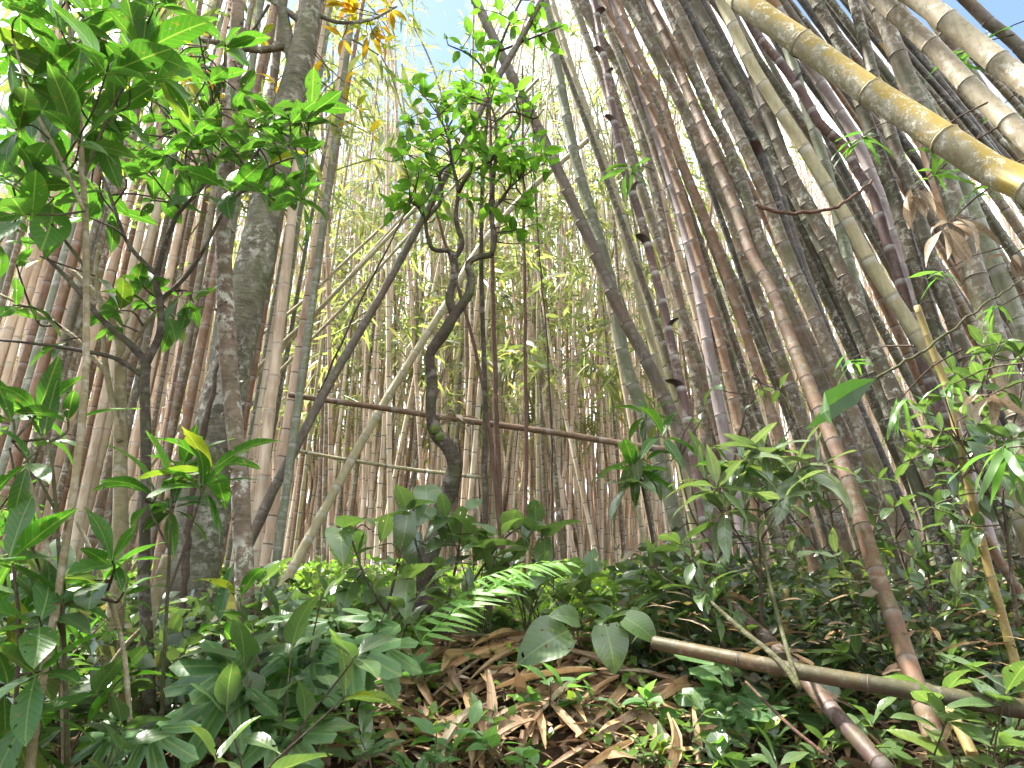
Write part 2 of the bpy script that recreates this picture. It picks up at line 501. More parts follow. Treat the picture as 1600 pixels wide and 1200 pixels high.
def frames(P):
    T = np.gradient(P, axis=0)
    T /= np.linalg.norm(T, axis=1)[:, None] + 1e-12
    ref = np.array([1.0, 0, 0]) if abs(T[0][0]) < 0.9 else np.array([0, 1.0, 0])
    A = []
    a = ref - T[0] * ref.dot(T[0])
    a /= np.linalg.norm(a)
    for t in T:
        a = a - t * a.dot(t)
        a /= np.linalg.norm(a) + 1e-12
        A.append(a.copy())
    A = np.array(A)
    return T, A, np.cross(T, A)

def tube_arrays(P, rad, sides, vcoord=None, lump=0.0, seed=0):
    P = np.asarray(P, dtype=float)
    n = len(P)
    T, A, B = frames(P)
    rad = np.broadcast_to(rad, (n,)).astype(float)
    th = np.linspace(0, 2 * np.pi, sides, endpoint=False)
    rr = rad[:, None] * np.ones((1, sides))
    if lump:
        r_ = np.random.default_rng(seed)
        ph = r_.uniform(0, 6.28, 6)
        ii = np.arange(n)[:, None]
        rr = rr * (1 + lump * (np.sin(2 * th[None] + ph[0] + 0.35 * ii) + 0.7 * np.sin(3 * th[None] + ph[1] - 0.5 * ii) + 0.6 * np.sin(ph[2] + 0.9 * ii + th[None])))
    V = P[:, None, :] + rr[:, :, None] * (np.cos(th)[None, :, None] * A[:, None, :] + np.sin(th)[None, :, None] * B[:, None, :])
    V = V.reshape(-1, 3)
    i, j = np.meshgrid(np.arange(n - 1), np.arange(sides), indexing='ij')
    j2 = (j + 1) % sides
    Fq = np.stack([i * sides + j, i * sides + j2, (i + 1) * sides + j2, (i + 1) * sides + j], -1).reshape(-1, 4)
    if vcoord is None:
        vcoord = np.linspace(0, 1, n)
    uv = np.stack([np.broadcast_to(np.abs(np.linspace(-1, 1, sides, endpoint=False))[None], (n, sides)), np.broadcast_to(np.asarray(vcoord)[:, None], (n, sides))], -1).reshape(-1, 2)
    return V, Fq, uv

def cap_tube(V, Fq, uv, sides):
    """close both ends with a fan of quads round a doubled centre point"""
    n0 = len(V)
    c0, c1 = V[:sides].mean(0), V[-sides:].mean(0)
    V2 = np.vstack([V, c0, c1])
    uv2 = np.vstack([uv, uv[0], uv[-1]])
    extra = []
    for j in range(0, sides, 2):
        extra.append([n0, (j + 2) % sides, (j + 1) % sides, j])
        b = n0 - sides
        extra.append([n0 + 1, b + j, b + (j + 1) % sides, b + (j + 2) % sides])
    return V2, np.vstack([Fq, extra]), uv2

def tube_obj(name, pts, rads, mat, parent=None, base=(0, 0, 0), sides=10, n=None, lump=0.0, seed=0, cap=True, noise=0.0):
    n = n or max(6, 5 * len(pts))
    P = catmull(pts, n) - np.asarray(base)
    at_s = np.linspace(0, 1, len(rads))
    if len(rads) == len(pts):
        seg = np.concatenate([[0], np.cumsum([np.linalg.norm(np.array(pts[i + 1]) - np.array(pts[i])) for i in range(len(pts) - 1)])])
        at_s = seg / max(seg[-1], 1e-9)
    rads = np.interp(np.linspace(0, 1, n), at_s, rads)
    if noise:
        r_ = np.random.default_rng(seed + 5)
        P = P + r_.normal(0, noise, P.shape) * np.minimum(1, np.arange(n) / 3)[:, None]
    L = np.concatenate([[0], np.cumsum(np.linalg.norm(np.diff(P, axis=0), axis=1))])
    V, Fq, uv = tube_arrays(P, rads, sides, L, lump, seed)
    if cap:
        V, Fq, uv = cap_tube(V, Fq, uv, sides)
    return link(name, mesh_np(name, V, Fq, uv, mat=mat), parent, None)

# ------------------------------------------------------------------ leaves
def leaf_mesh(name, wfun, mat, L=1.0, nseg=10, fold=0.35, droop=0.35, wave=0.02, seed=0, petiole=0.08, serr=0.0):
    r_ = np.random.default_rng(seed)
    t = np.linspace(0, 1, nseg + 1)
    w = np.array([wfun(x) for x in t])
    if serr:
        w = w * (1 + serr * r_.uniform(-1, 1, len(w)))
    tw = r_.uniform(-0.18, 0.18)
    ang = droop * t ** 1.3
    y = np.concatenate([[0], np.cumsum(np.cos((ang[1:] + ang[:-1]) / 2) * np.diff(t))]) * L
    z = -np.concatenate([[0], np.cumsum(np.sin((ang[1:] + ang[:-1]) / 2) * np.diff(t))]) * L
    y += petiole
    V, uv = [], []
    ph = r_.uniform(0, 6.28)
    for i in range(nseg + 1):
        for s in (-1, 0, 1):
            x = s * w[i] * math.cos(fold)
            zz = z[i] + abs(s) * w[i] * math.sin(fold) + (wave * math.sin(ph + 9 * t[i] + s * 1.3) * abs(s) if 0 < i < nseg else 0)
            V.append((x + tw * t[i] ** 2 * 0.5, y[i], zz + s * tw * w[i]))
            uv.append((0.5 + 0.5 * s * min(1, w[i] / 0.25), t[i]))
    Fq = []
    for i in range(nseg):
        for s in (0, 1):
            a = i * 3 + s
            Fq.append((a, a + 1, a + 4, a + 3))
    # petiole as a thin strip
    b = len(V)
    pw = 0.012
    V += [(-pw, 0, 0.0), (pw, 0, 0.0), (pw, petiole + 0.02, 0.002), (-pw, petiole + 0.02, 0.002)]
    uv += [(0.5, 0), (0.5, 0), (0.5, 0.02), (0.5, 0.02)]
    Fq.append((b, b + 1, b + 2, b + 3))
    return mesh_np(name, V, Fq, uv, mat=mat)

def w_obovate(t):
    return 0.235 * (math.sin(math.pi * min(1, t ** 1.15)) ** 0.75) * (1 - 0.25 * t) if 0 < t < 1 else 0.003
def w_lance(t):
    return 0.15 * (math.sin(math.pi * t ** 0.85) ** 0.9) if 0 < t < 1 else 0.003
def w_ovate(t):
    return 0.27 * (math.sin(math.pi * t ** 0.72) ** 0.85) if 0 < t < 1 else 0.003
def w_heart(t):
    return max(0.004, 0.40 * (math.sin(math.pi * min(1, 0.16 + 0.84 * t)) ** 0.8) * (1 - 0.35 * t)) if t < 1 else 0.003
def w_blade(t):
    return 0.065 * (math.sin(math.pi * t ** 0.6) ** 0.7) if 0 < t < 1 else 0.002

def leaf_set(kind, wf, mat, n=4, **kw):
    out = []
    for i in range(n):
        k = dict(kw)
        k['fold'] = kw.get('fold', 0.3) * random.uniform(0.5, 1.5)
        k['droop'] = kw.get('droop', 0.5) * random.uniform(0.3, 1.6)
        out.append(leaf_mesh(kind, wf, M[mat], seed=100 + i * 7 + len(bpy.data.meshes), **k))
    return out

LV = {
    'big': leaf_set('leaf', w_obovate, 'leaf_big', 6, fold=0.25, droop=0.7, petiole=0.06, serr=0.05),
    'biglance': leaf_set('leaf', w_lance, 'leaf_big', 5, fold=0.3, droop=0.7, petiole=0.06, serr=0.04),
    'crown': leaf_set('leaf', w_ovate, 'leaf_crown', 5, fold=0.28, droop=0.55, petiole=0.12),
    'shiny': leaf_set('leaf', w_obovate, 'leaf_shiny', 5, fold=0.28, droop=0.6, petiole=0.08),
    'shinylance': leaf_set('leaf', w_lance, 'leaf_shiny', 5, fold=0.3, droop=0.6, petiole=0.08),
    'sheen': leaf_set('leaf', w_lance, 'leaf_sheen', 5, fold=0.2, droop=0.5, petiole=0.08),
    'heart': leaf_set('leaf', w_heart, 'leaf_shiny', 4, fold=0.22, droop=0.7, petiole=0.02),
    'soft': leaf_set('leaf', w_ovate, 'leaf_soft', 4, fold=0.2, droop=0.5, petiole=0.1),
    'dark': leaf_set('leaf', w_ovate, 'leaf_dark', 4, fold=0.25, droop=0.6, petiole=0.1),
    'orange': leaf_set('leaf', w_lance, 'leaf_orange', 4, fold=0.3, droop=0.6, petiole=0.1),
    'blade': leaf_set('leaf', w_blade, 'leaf_blade', 5, fold=0.3, droop=0.8, petiole=0.03),
    'bleached': leaf_set('leaf', w_lance, 'dry_bleached', 3, fold=0.5, droop=1.0, petiole=0.05),
}

def lobed_mesh(seed, mat, lobes=7, depth=0.55):
    """deeply lobed palm-shaped leaf: outline fan round the petiole"""
    r_ = np.random.default_rng(seed)
    V, uv, Fq = [(0, 0.12, 0)], [(0.5, 0.1)], []
    m = lobes * 4
    a0, a1 = -2.35, 2.35
    for ring, rs in ((1, 0.5), (2, 1.0)):
        for i in range(m + 1):
            f = i / m
            a = a0 + (a1 - a0) * f
            ph = f * lobes
            lob = abs(math.sin(math.pi * ph))
            Lr = (0.55 + 0.45 * math.cos(a * 0.62) ** 2)
            rad = Lr * ((1 - depth) + depth * lob ** 0.8) if ring == 2 else Lr * (1 - depth) * 0.62
            x, y = math.sin(a) * rad, 0.12 + math.cos(a) * rad
            z = -0.22 * rad ** 2 + (0.05 * lob if ring == 1 else 0.02 * r_.uniform(-1, 1))
            V.append((x, y, z))
            uv.append((0.5 + 0.5 * ((ph % 1) - 0.5), rad))
    for i in range(m):
        Fq.append((0, 1 + i, 1 + i, 2 + i))
        Fq.append((1 + i, m + 2 + i, m + 3 + i, 2 + i))
    tri = [(0, 2 + i, 1 + i) for i in range(m)]
    me = bpy.data.meshes.new('leaf')
    me.from_pydata(V, [], tri + [f for f in Fq if len(set(f)) == 4])
    me.update()
    smooth(me)
    set_uv(me, uv)
    me.materials.append(mat)
    return me
LV['lobed'] = [lobed_mesh(s, M['leaf_soft'], lb, dp) for s, lb, dp in ((1, 5, 0.5), (2, 7, 0.62), (3, 5, 0.6))]

def frond_mesh(seed, mat, npair=13, wide=0.020):
    """a pinnate frond with long pointed leaflets hanging from an arched midrib"""
    r_ = np.random.default_rng(seed)
    V, Fq, uv, rd = [], [], [], []
    for i in range(npair):
        f = (i + 0.5) / npair
        for s in (-1, 1):
            ff = f + r_.uniform(-0.03, 0.03)
            y, z = ff, -0.30 * ff ** 2
            ln = 0.30 * math.sin(math.pi * (0.12 + 0.80 * f)) ** 0.6 * r_.uniform(0.75, 1.15)
            b = len(V)
            d = np.array([s * r_.uniform(0.5, 0.8), r_.uniform(0.5, 1.0), r_.uniform(-0.45, 0.0)])
            d /= np.linalg.norm(d)
            p0 = np.array([0, y, z])
            wv = np.array([-s * d[1], d[0] * s, 0.25 * r_.uniform(-1, 1)])
            wv *= wide / np.linalg.norm(wv)
            sag = r_.uniform(0.2, 0.7)
            q_ = r_.random() * 0.4
            for q, ww in ((0, 0.35), (0.2, 1.0), (0.45, 0.95), (0.75, 0.6), (1, 0.04)):
                c = p0 + d * ln * q + np.array([0, 0, -sag * ln * q * q])
                V += [tuple(c - wv * ww), tuple(c + wv * ww)]
                uv += [(0.4, q), (0.6, q)]
                rd += [q_, q_]
            for q in range(4):
                a = b + 2 * q
                Fq.append((a, a + 1, a + 3, a + 2))
    b = len(V)
    for i in range(9):
        f = i / 8
        V += [(-0.006, f, -0.30 * f * f), (0.006, f, -0.30 * f * f)]
        uv += [(0.5, f), (0.5, f)]
        rd += [0.2, 0.2]
    for i in range(8):
        a = b + 2 * i
        Fq.append((a, a + 1, a + 3, a + 2))
    return mesh_np('frond', V, Fq, uv, rd, mat=mat)
LV['frond'] = [frond_mesh(s, M['fern']) for s in (1, 2, 3)]
LV['darkfrond'] = [frond_mesh(s, M['leaf_dim']) for s in (4, 5)]

def basis(p, d, up=(0, 0, 1), s=1.0, roll=0.0, sx=1.0):
    d = Vector(d).normalized()
    up = Vector(up)
    x = d.cross(up)
    if x.length < 1e-3:
        x = d.cross(Vector((0, 1, 0.1)))
    x.normalize()
    z = x.cross(d)
    m = Matrix((x, d, z)).transposed()
    m = m @ Matrix.Rotation(roll, 3, 'Y')
    m4 = m.to_4x4() @ Matrix.Diagonal((s * sx, s, s, 1))
    m4.translation = Vector(p)
    return m4

def add_leaf(parent, base, p, d, s, kind, up=(0, 0, 1), roll=None, name='leaf'):
    me = random.choice(LV[kind])
    roll = random.uniform(-0.5, 0.5) if roll is None else roll
    return link(name, me, parent, mtx=basis(Vector(p) - Vector(base), d, up, s, roll, random.uniform(0.85, 1.15)))

def whorl(parent, base, p, n, s, kind, axis=(0, 0, 1), spread=1.1, jit=0.35):
    axis = Vector(axis).normalized()
    a = axis.orthogonal().normalized()
    b = axis.cross(a)
    ph = random.uniform(0, 6.28)
    for i in range(n):
        th = ph + i * 2.4
        k = spread * random.uniform(0.7, 1.2)
        d = axis * math.cos(k) + (a * math.cos(th) + b * math.sin(th)) * math.sin(k) + Vector((random.uniform(-jit, jit), random.uniform(-jit, jit), random.uniform(-jit, jit) * 0.6))
        add_leaf(parent, base, Vector(p) - axis * (0.18 * s * random.random()), d, s * random.uniform(0.65, 1.15), kind)

def empty(name, loc):
    o = bpy.data.objects.new(name, None)
    COL.objects.link(o)
    o.location = loc
    o.empty_display_size = 0.1
    return o

# ------------------------------------------------------------------ ground
def axis_coords(lo, hi, fine_lo, fine_hi, fine, grow=1.18):
    a = list(np.arange(fine_lo, fine_hi + 1e-6, fine))
    s = fine
    while a[-1] < hi:
        s *= grow
        a.append(min(hi, a[-1] + s))
    s = fine
    while a[0] > lo:
        s *= grow
        a.insert(0, max(lo, a[0] - s))
    return np.array(a)
gx = axis_coords(-260, 260, -4.5, 4.5, 0.07)
gy = axis_coords(-150, 380, 1.0, 7.5, 0.06)
XX, YY = np.meshgrid(gx, gy)
ZZ = gz(XX, YY)
fine_n = rng.normal(0, 0.006, ZZ.shape) * ((np.abs(XX) < 5) & (YY > 1) & (YY < 8))
Vg = np.stack([XX, YY, ZZ + fine_n], -1).reshape(-1, 3)
nx, ny = len(gx), len(gy)
ii, jj = np.meshgrid(np.arange(ny - 1), np.arange(nx - 1), indexing='ij')
Fg = np.stack([ii * nx + jj, ii * nx + jj + 1, (ii + 1) * nx + jj + 1, (ii + 1) * nx + jj], -1).reshape(-1, 4)
ground = link('ground', mesh_np('ground', Vg, Fg, mat=M['soil']))
tag(ground, 'dark reddish soil bank rising into the bamboo grove', None, None, 'structure')

# ------------------------------------------------------------------ bamboo
def ring_mesh(mat):
    th = np.linspace(0, 2 * np.pi, 12, endpoint=False)
    prof = [(1.0, -0.12), (1.075, -0.03), (1.045, 0.03), (1.0, 0.09)]
    P = np.array([[(r * math.cos(a), r * math.sin(a), z) for a in th] for r, z in prof]).reshape(-1, 3)
    Fq = [(i * 12 + j, i * 12 + (j + 1) % 12, (i + 1) * 12 + (j + 1) % 12, (i + 1) * 12 + j) for i in range(3) for j in range(12)]
    uv = np.full((len(P), 2), 0.5)
    uv[:12, 1] = 0.97
    uv[12:36, 1] = 0.495
    return mesh_np('node', P, Fq, uv, mat=mat)
RINGS = {}

def sheath_mesh(seed, mat, flare=0.5, length=3.2):
    """culm sheath: half-wrapped pointed husk that stands off the stem at its tip"""
    r_ = np.random.default_rng(seed)
    V, uv = [], []
    nt, na = 7, 6
    for i in range(nt + 1):
        t = i / nt
        span = 2.0 * (1 - t) ** 0.7 + 0.04
        rad = 1.06 + flare * t ** 1.6
        for j in range(na + 1):
            a = (j / na - 0.5) * 2 * span
            V.append((rad * math.cos(a) + 0.25 * flare * t * t, rad * math.sin(a), length * t * (1 - 0.12 * flare * t)))
            uv.append((j / na, t))
    Fq = [(i * (na + 1) + j, i * (na + 1) + j + 1, (i + 1) * (na + 1) + j + 1, (i + 1) * (na + 1) + j) for i in range(nt) for j in range(na)]
    return mesh_np('sheath', V, Fq, uv, mat=mat)
SHEATHS = {'dark': [sheath_mesh(1, M['dry_dark'], 1.5, 2.2), sheath_mesh(2, M['dry_dark'], 1.0, 2.8)],
           'tan': [sheath_mesh(3, M['dry'], 0.6, 4.0), sheath_mesh(4, M['dry'], 1.1, 4.5)]}

def spray_mesh(seed, mat, n=26, L=0.9, leaf=0.20):
    """a thin bamboo branchlet with narrow drooping leaves"""
    r_ = np.random.default_rng(seed)
    V, Fq, uv, rd = [], [], [], []
    tw = catmull([(0, 0, 0), (0.1 * L, 0.45 * L, 0.15 * L), (0, 1.0 * L, -0.12 * L)], 7)
    v0, f0, u0 = tube_arrays(tw, np.linspace(0.006, 0.002, 7), 3)
    V = list(map(tuple, v0)); Fq = list(map(tuple, f0)); uv = [(0.5, 0.5)] * len(V); rd = [0.95] * len(V)
    for i in range(n):
        f = r_.uniform(0.25, 1.0)
        c = np.array([np.interp(f, np.linspace(0, 1, 7), tw[:, k]) for k in range(3)]) + r_.normal(0, 0.05 * L, 3)
        d = np.array([r_.normal(0, 0.8), r_.uniform(0.0, 1.2), r_.normal(-0.55, 0.5)])
        d /= np.linalg.norm(d)
        x = np.cross(d, r_.normal(0, 1, 3))
        x /= np.linalg.norm(x)
        l = leaf * r_.uniform(0.6, 1.2)
        w = l * 0.075
        b = len(V)
        q = r_.random()
        for k, ww, sag in ((0.0, 0.25, 0), (0.35, 1.0, 0.02), (0.75, 0.6, 0.09), (1.0, 0.03, 0.17)):
            p = c + d * l * k + np.array([0, 0, -sag * l])
            V += [tuple(p - x * w * ww), tuple(p + x * w * ww)]
            uv += [(0.3, k), (0.7, k)]
            rd += [q, q]
        for k in range(3):
            a = b + 2 * k
            Fq.append((a, a + 1, a + 3, a + 2))
    return mesh_np('leaf_spray', V, Fq, uv, rd, mat)
SPRAYS = [spray_mesh(s, M['leaf_bamboo'], 26 + 5 * (s % 3), 0.8 + 0.15 * (s % 4), 0.17 + 0.02 * (s % 3)) for s in range(7)]

def culm_curve(pts, r0, r1, inter, sides=12, jitter=0.0, seed=0, full=True):
    """rings at and between the nodes of a culm along the curve"""
    r_ = np.random.default_rng(seed)
    dense = catmull(pts, 60)
    L = np.concatenate([[0], np.cumsum(np.linalg.norm(np.diff(dense, axis=0), axis=1))])
    s, marks, nodes, k = [], [], [], 0
    pos = -inter * r_.uniform(0.1, 0.9)
    while pos < L[-1]:
        ln = inter * r_.uniform(0.9, 1.1)
        offs = (0.0, 0.035, 0.5, 0.95, 0.985) if full else (0.0, 0.5)
        for f in offs:
            q = pos + f * ln
            if 0 <= q <= L[-1]:
                s.append(q); marks.append(k + f)
                if f == 0.0:
                    nodes.append(len(s) - 1)
        pos += ln; k += 1
    if not s or s[0] > 1e-4:
        s.insert(0, 0.0); marks.insert(0, marks[0] - 0.2 if marks else 0.3); nodes = [i + 1 for i in nodes]
    s.append(L[-1] + 1e-3); marks.append(marks[-1] + 0.1)
    s = np.array(s)
    P = np.stack([np.interp(s, L, dense[:, i]) for i in range(3)], -1)
    rad = r0 + (r1 - r0) * s / L[-1]
    marks = np.array(marks)
    fr = marks - np.floor(marks)
    swell = np.where((fr < 0.01) | (fr > 0.98), 1.05, np.where((fr < 0.05) | (fr > 0.94), 1.0, 0.985))
    return P, rad * swell, marks, nodes

N_CULM = [0]
def culm(label, mat, pts, r0, r1=None, inter=None, cat='bamboo', group=None, near=True, sprays=0, sheaths=(), name='bamboo_culm', spray_z=3.0):
    """pts in the world from the base upwards"""
    r1 = r0 * 0.75 if r1 is None else r1
    inter = inter or r0 * 6.2
    N_CULM[0] += 1
    seed = N_CULM[0]
    base = np.array(pts[0], dtype=float)
    P, rad, marks, nodes = culm_curve([np.array(p) - base for p in pts], r0, r1, inter, seed=seed, full=near)
    sides = 14 if near else 8
    V, Fq, uv = tube_arrays(P, rad, sides, marks)
    V, Fq, uv = cap_tube(V, Fq, uv, sides)
    o = link(name, mesh_np(name, V, Fq, uv, mat=M[mat]), None, base)
    tag(o, label, cat, group)
    T, A, B = frames(P)
    if near:
        if mat not in RINGS:
            RINGS[mat] = ring_mesh(M[mat])
        for i in nodes:
            if i <= 0 or i >= len(P) - 1:
                continue
            px, py = proj(P[i] + base)
            if not (-120 < px < 1720 and -120 < py < 1300):
                continue
            m = Matrix((A[i], B[i], T[i])).transposed().to_4x4() @ Matrix.Diagonal((rad[i], rad[i], rad[i], 1))
            m.translation = Vector(P[i])
            link('node', RINGS[mat], o, mtx=m)
    for (f, kind, ang) in sheaths:
        i = min(len(P) - 2, max(1, int(f * len(P))))
        j = min(nodes, key=lambda q: abs(q - i)) if nodes else i
        rot = Matrix((A[j], B[j], T[j])).transposed().to_4x4() @ Matrix.Rotation(ang, 4, 'Z')
        m = rot @ Matrix.Diagonal((rad[j], rad[j], rad[j], 1))
        m.translation = Vector(P[j])
        link('sheath', random.choice(SHEATHS[kind]), o, mtx=m)
    if sprays:
        r_ = random.Random(seed)
        idx = [i for i in range(1, len(P)) if P[i][2] > spray_z] or [len(P) - 1]
        for q in range(sprays):
            i = r_.choice(idx)
            th = r_.uniform(0, 6.28)
            d = Vector((math.cos(th), math.sin(th), r_.uniform(-0.1, 0.5)))
            s = r_.uniform(0.9, 1.9)
            qx, qy = proj(P[i] + base)
            if 620 < qx < 750 and qy < 120:
                continue
            link('leaf_spray', r_.choice(SPRAYS), o, mtx=basis(Vector(P[i]), d, s=s, roll=r_.uniform(-0.4, 0.4)))
    return o

def px_culm(label, mat, pix, Y, w, Y2=None, up=3.0, taper=0.8, **kw):
    """pix: points of the photograph from the top down; w: width there in the middle (photo pixels)"""
    Y2 = Y if Y2 is None else Y2
    n = len(pix)
    pts = [at(x, y, Y2 + (Y - Y2) * i / (n - 1)) for i, (x, y) in enumerate(pix)]
    wm = 0.78 * w / F * depth_of(pts[n // 2]) / 2
    pts = pts[::-1]
    d = (pts[0] - pts[1]).normalized()
    d = (d + Vector((0, 0, -0.35))).normalized()
    p = pts[0].copy()
    k = 0
    while p.z > gz(p.x, p.y) - 0.12 and k < 400:
        p = p + d * 0.05
        k += 1
    if k > 1:
        pts = [p] + pts
    if up:
        e = (pts[-1] - pts[-2]).normalized()
        pts.append(pts[-1] + e * up)
    return culm(label, mat, pts, wm * (2 - taper) ** 0.5, wm * taper, **kw)

GF = 'culms of the leaning clump on the right'
# the fan of culms on the right, from the centre outwards: (label, material, pixels top-down, depth, width, extra)
FAN = [
    ('dark smooth bamboo culm leaning across the sky gap above the crooked tree', 'culm_dark', [(738, -10), (800, 120), (855, 230), (932, 400), (962, 474), (1006, 555), (1067, 690)], 6.2, 24, {}),
    ('grey-green culm with pale bands right beside the dark leaning culm', 'culm_green', [(858, 40), (884, 175), (904, 267), (935, 371), (960, 470), (975, 560), (1003, 640), (1030, 720)], 7.0, 24, {}),
    ('thin pale culm between the grey-green culm and the purple one', 'culm_pale', [(880, 60), (918, 189), (948, 270), (972, 364), (1000, 470), (1040, 620)], 7.6, 15, {}),
    ('purple young culm with white bands and black flared sheaths', 'culm_purple', [(950, 130), (969, 243), (996, 324), (1016, 398), (1036, 478), (1050, 542), (1067, 619), (1085, 720)], 5.6, 18,
     {'sheaths': [(0.26, 'dark', 3.1), (0.34, 'dark', 0.2), (0.42, 'dark', 3.3), (0.5, 'dark', 0.0), (0.57, 'dark', 2.9), (0.63, 'dark', 0.3), (0.68, 'dark', 3.0), (0.73, 'dark', 0.1)]}),
    ('pale grey culm curving up behind the purple culm', 'culm_grey', [(915, 20), (969, 111), (989, 162), (1013, 253), (1036, 354), (1056, 450), (1080, 560), (1110, 720)], 6.6, 19, {}),
    ('slim brown culm at the inner edge of the leaning clump', 'culm_brown', [(938, -10), (982, 84), (1016, 162), (1046, 246), (1080, 360), (1112, 480), (1150, 640)], 6.0, 16, {}),
    ('lilac-tinged pale culm with dark node scars in the leaning clump', 'culm_lilac', [(1040, 260), (1062, 330), (1085, 420), (1100, 500), (1116, 600), (1140, 720)], 6.4, 22, {}),
    ('tall red-brown culm, first thick one of the leaning clump', 'culm_brown', [(960, -10), (1002, 91), (1036, 159), (1060, 240), (1094, 321), (1124, 398), (1165, 520), (1210, 660), (1250, 800)], 5.2, 17, {}),
    ('grey-brown culm pressed against the tall red-brown one', 'culm_grey', [(985, -10), (1020, 70), (1060, 152), (1100, 243), (1141, 337), (1161, 398), (1205, 520), (1262, 680), (1310, 820)], 5.3, 22, {}),
    ('smooth cinnamon-brown culm crossing in front of the leaning clump', 'culm_cinnamon', [(1010, -10), (1062, 110), (1110, 230), (1150, 330), (1175, 400), (1205, 451), (1235, 528), (1259, 589), (1293, 670), (1327, 754), (1370, 898), (1397, 969), (1421, 1043), (1455, 1140)], 3.05, 26, {'taper': 0.95, 'Y2': 5.2}),
    ('rusty mottled culm behind the cinnamon-brown culm', 'culm_grey', [(1035, -10), (1060, 50), (1107, 169), (1134, 219), (1171, 321), (1195, 398), (1245, 510), (1310, 660), (1370, 800)], 5.0, 24, {}),
    ('mottled culm with long brown blotches, fourth thick one of the leaning clump', 'culm_grey', [(1045, -10), (1068, 34), (1111, 125), (1158, 219), (1195, 304), (1230, 398), (1275, 500), (1330, 640), (1395, 800)], 4.8, 25, {}),
    ('black weathered culm half hidden in the leaning clump', 'culm_black', [(1060, -10), (1075, 20), (1117, 108), (1178, 219), (1205, 290), (1240, 400), (1290, 520), (1350, 660), (1410, 800)], 5.1, 22, {'sheaths': [(0.35, 'dark', 2.0), (0.45, 'dark', 4.0), (0.55, 'dark', 1.0)]}),
    ('grey lichen-spotted culm left of the yellow mossy culm', 'culm_mossy', [(1078, -10), (1131, 84), (1171, 162), (1212, 250), (1249, 317), (1290, 398), (1335, 500), (1390, 640), (1450, 800)], 4.6, 25, {}),
    ('speckled olive culm passing under the upper end of the yellow mossy culm', 'culm_mossy', [(1120, -10), (1171, 101), (1212, 209), (1229, 256), (1262, 324), (1303, 398), (1350, 500), (1405, 640), (1470, 790)], 4.5, 24, {}),
    ('dark thin culm between two mottled culms of the leaning clump', 'culm_dark', [(1140, -10), (1168, 90), (1192, 189), (1220, 300), (1250, 400), (1300, 540), (1360, 700)], 5.4, 16, {}),
    ('pale yellow-green culm bending through the middle of the leaning clump', 'culm_pale', [(1150, 50), (1171, 94), (1205, 152), (1249, 219), (1296, 297), (1327, 351), (1364, 420), (1411, 491), (1448, 548), (1478, 589), (1530, 680)], 4.4, 27, {}),
    ('purple-brown culm with white bands and hanging husks right of the pale culm', 'culm_purple', [(1160, 10), (1188, 61), (1222, 101), (1262, 159), (1283, 199), (1316, 223), (1340, 270), (1364, 304), (1384, 371), (1410, 450), (1440, 560), (1490, 700)], 4.8, 20,
     {'sheaths': [(0.45, 'tan', 3.0), (0.55, 'dark', 0.0), (0.65, 'tan', 2.5), (0.75, 'dark', 3.2), (0.83, 'tan', 0.5)]}),
    ('smooth dark green-grey culm beside the purple-brown one', 'culm_green', [(1205, 0), (1229, 71), (1252, 142), (1276, 216), (1293, 270), (1317, 371), (1350, 500), (1400, 650)], 5.6, 22, {}),
    ('pinkish culm with a tattered red husk behind the yellow mossy culm', 'culm_lilac', [(1230, 40), (1269, 108), (1310, 172), (1337, 216), (1372, 300), (1400, 380)], 5.2, 22, {'sheaths': [(0.7, 'tan', 3.5), (0.6, 'dark', 3.0)]}),
    ('rough grey culm running up behind the middle of the yellow mossy culm', 'culm_mossy', [(1268, -10), (1306, 57), (1323, 101), (1354, 189), (1395, 300), (1425, 400), (1462, 520), (1520, 660)], 4.7, 27, {}),
    ('straight olive culm just right of the rough grey one', 'culm_mossy', [(1331, -10), (1354, 78), (1364, 115), (1394, 216), (1425, 304), (1460, 420), (1495, 520), (1550, 680)], 4.6, 25, {}),
    ('blue-green smooth culm behind the yellow mossy culm', 'culm_green', [(1366, -10), (1401, 84), (1431, 145), (1458, 189), (1500, 280), (1540, 380), (1590, 500)], 4.3, 30, {}),
    ('thick grey culm at the edge behind the hanging dry leaves', 'culm_mossy', [(1440, 180), (1475, 270), (1510, 380), (1545, 500), (1590, 640), (1640, 800)], 4.0, 42, {}),
    ('husk-wrapped brown culm near the edge below the yellow mossy culm', 'culm_brown', [(1470, 300), (1500, 390), (1530, 470), (1562, 560), (1600, 680)], 4.2, 32, {'sheaths': [(0.5, 'tan', 3.0), (0.6, 'tan', 4.4), (0.72, 'tan', 2.0), (0.8, 'dark', 3.4)]}),
    ('yellow-green mossy culm with white lichen slanting across the upper corner', 'culm_yellow', [(1140, -20), (1171, 10), (1260, 72), (1347, 135), (1423, 183), (1499, 233), (1600, 300), (1690, 362)], 2.6, 58, {'Y2': 3.3, 'inter': 0.52, 'taper': 0.92}),
    ('lichen-crusted pale culm slanting above the yellow mossy culm', 'culm_lichen', [(1366, -10), (1458, 74), (1515, 135), (1566, 182), (1600, 216), (1680, 300)], 3.2, 40, {'Y2': 3.6, 'taper': 0.9}),
    ('lichen-crusted grey culm nearest the upper corner of the picture', 'culm_lichen', [(1422, -10), (1482, 34), (1560, 98), (1600, 128), (1690, 205)], 3.0, 46, {'Y2': 3.4, 'taper': 0.9}),
    ('dark culm crossing the very top corner', 'culm_dark', [(1500, -10), (1560, 50), (1640, 130)], 4.2, 26, {}),
    ('dull brown culm between the two lichen-crusted ones', 'culm_grey', [(1465, 40), (1520, 120), (1580, 210), (1650, 330)], 4.6, 26, {}),
]
for lab, mat, pix, Y, w, kw in FAN:
    px_culm(lab, mat, pix, Y, w, group=None, **kw)

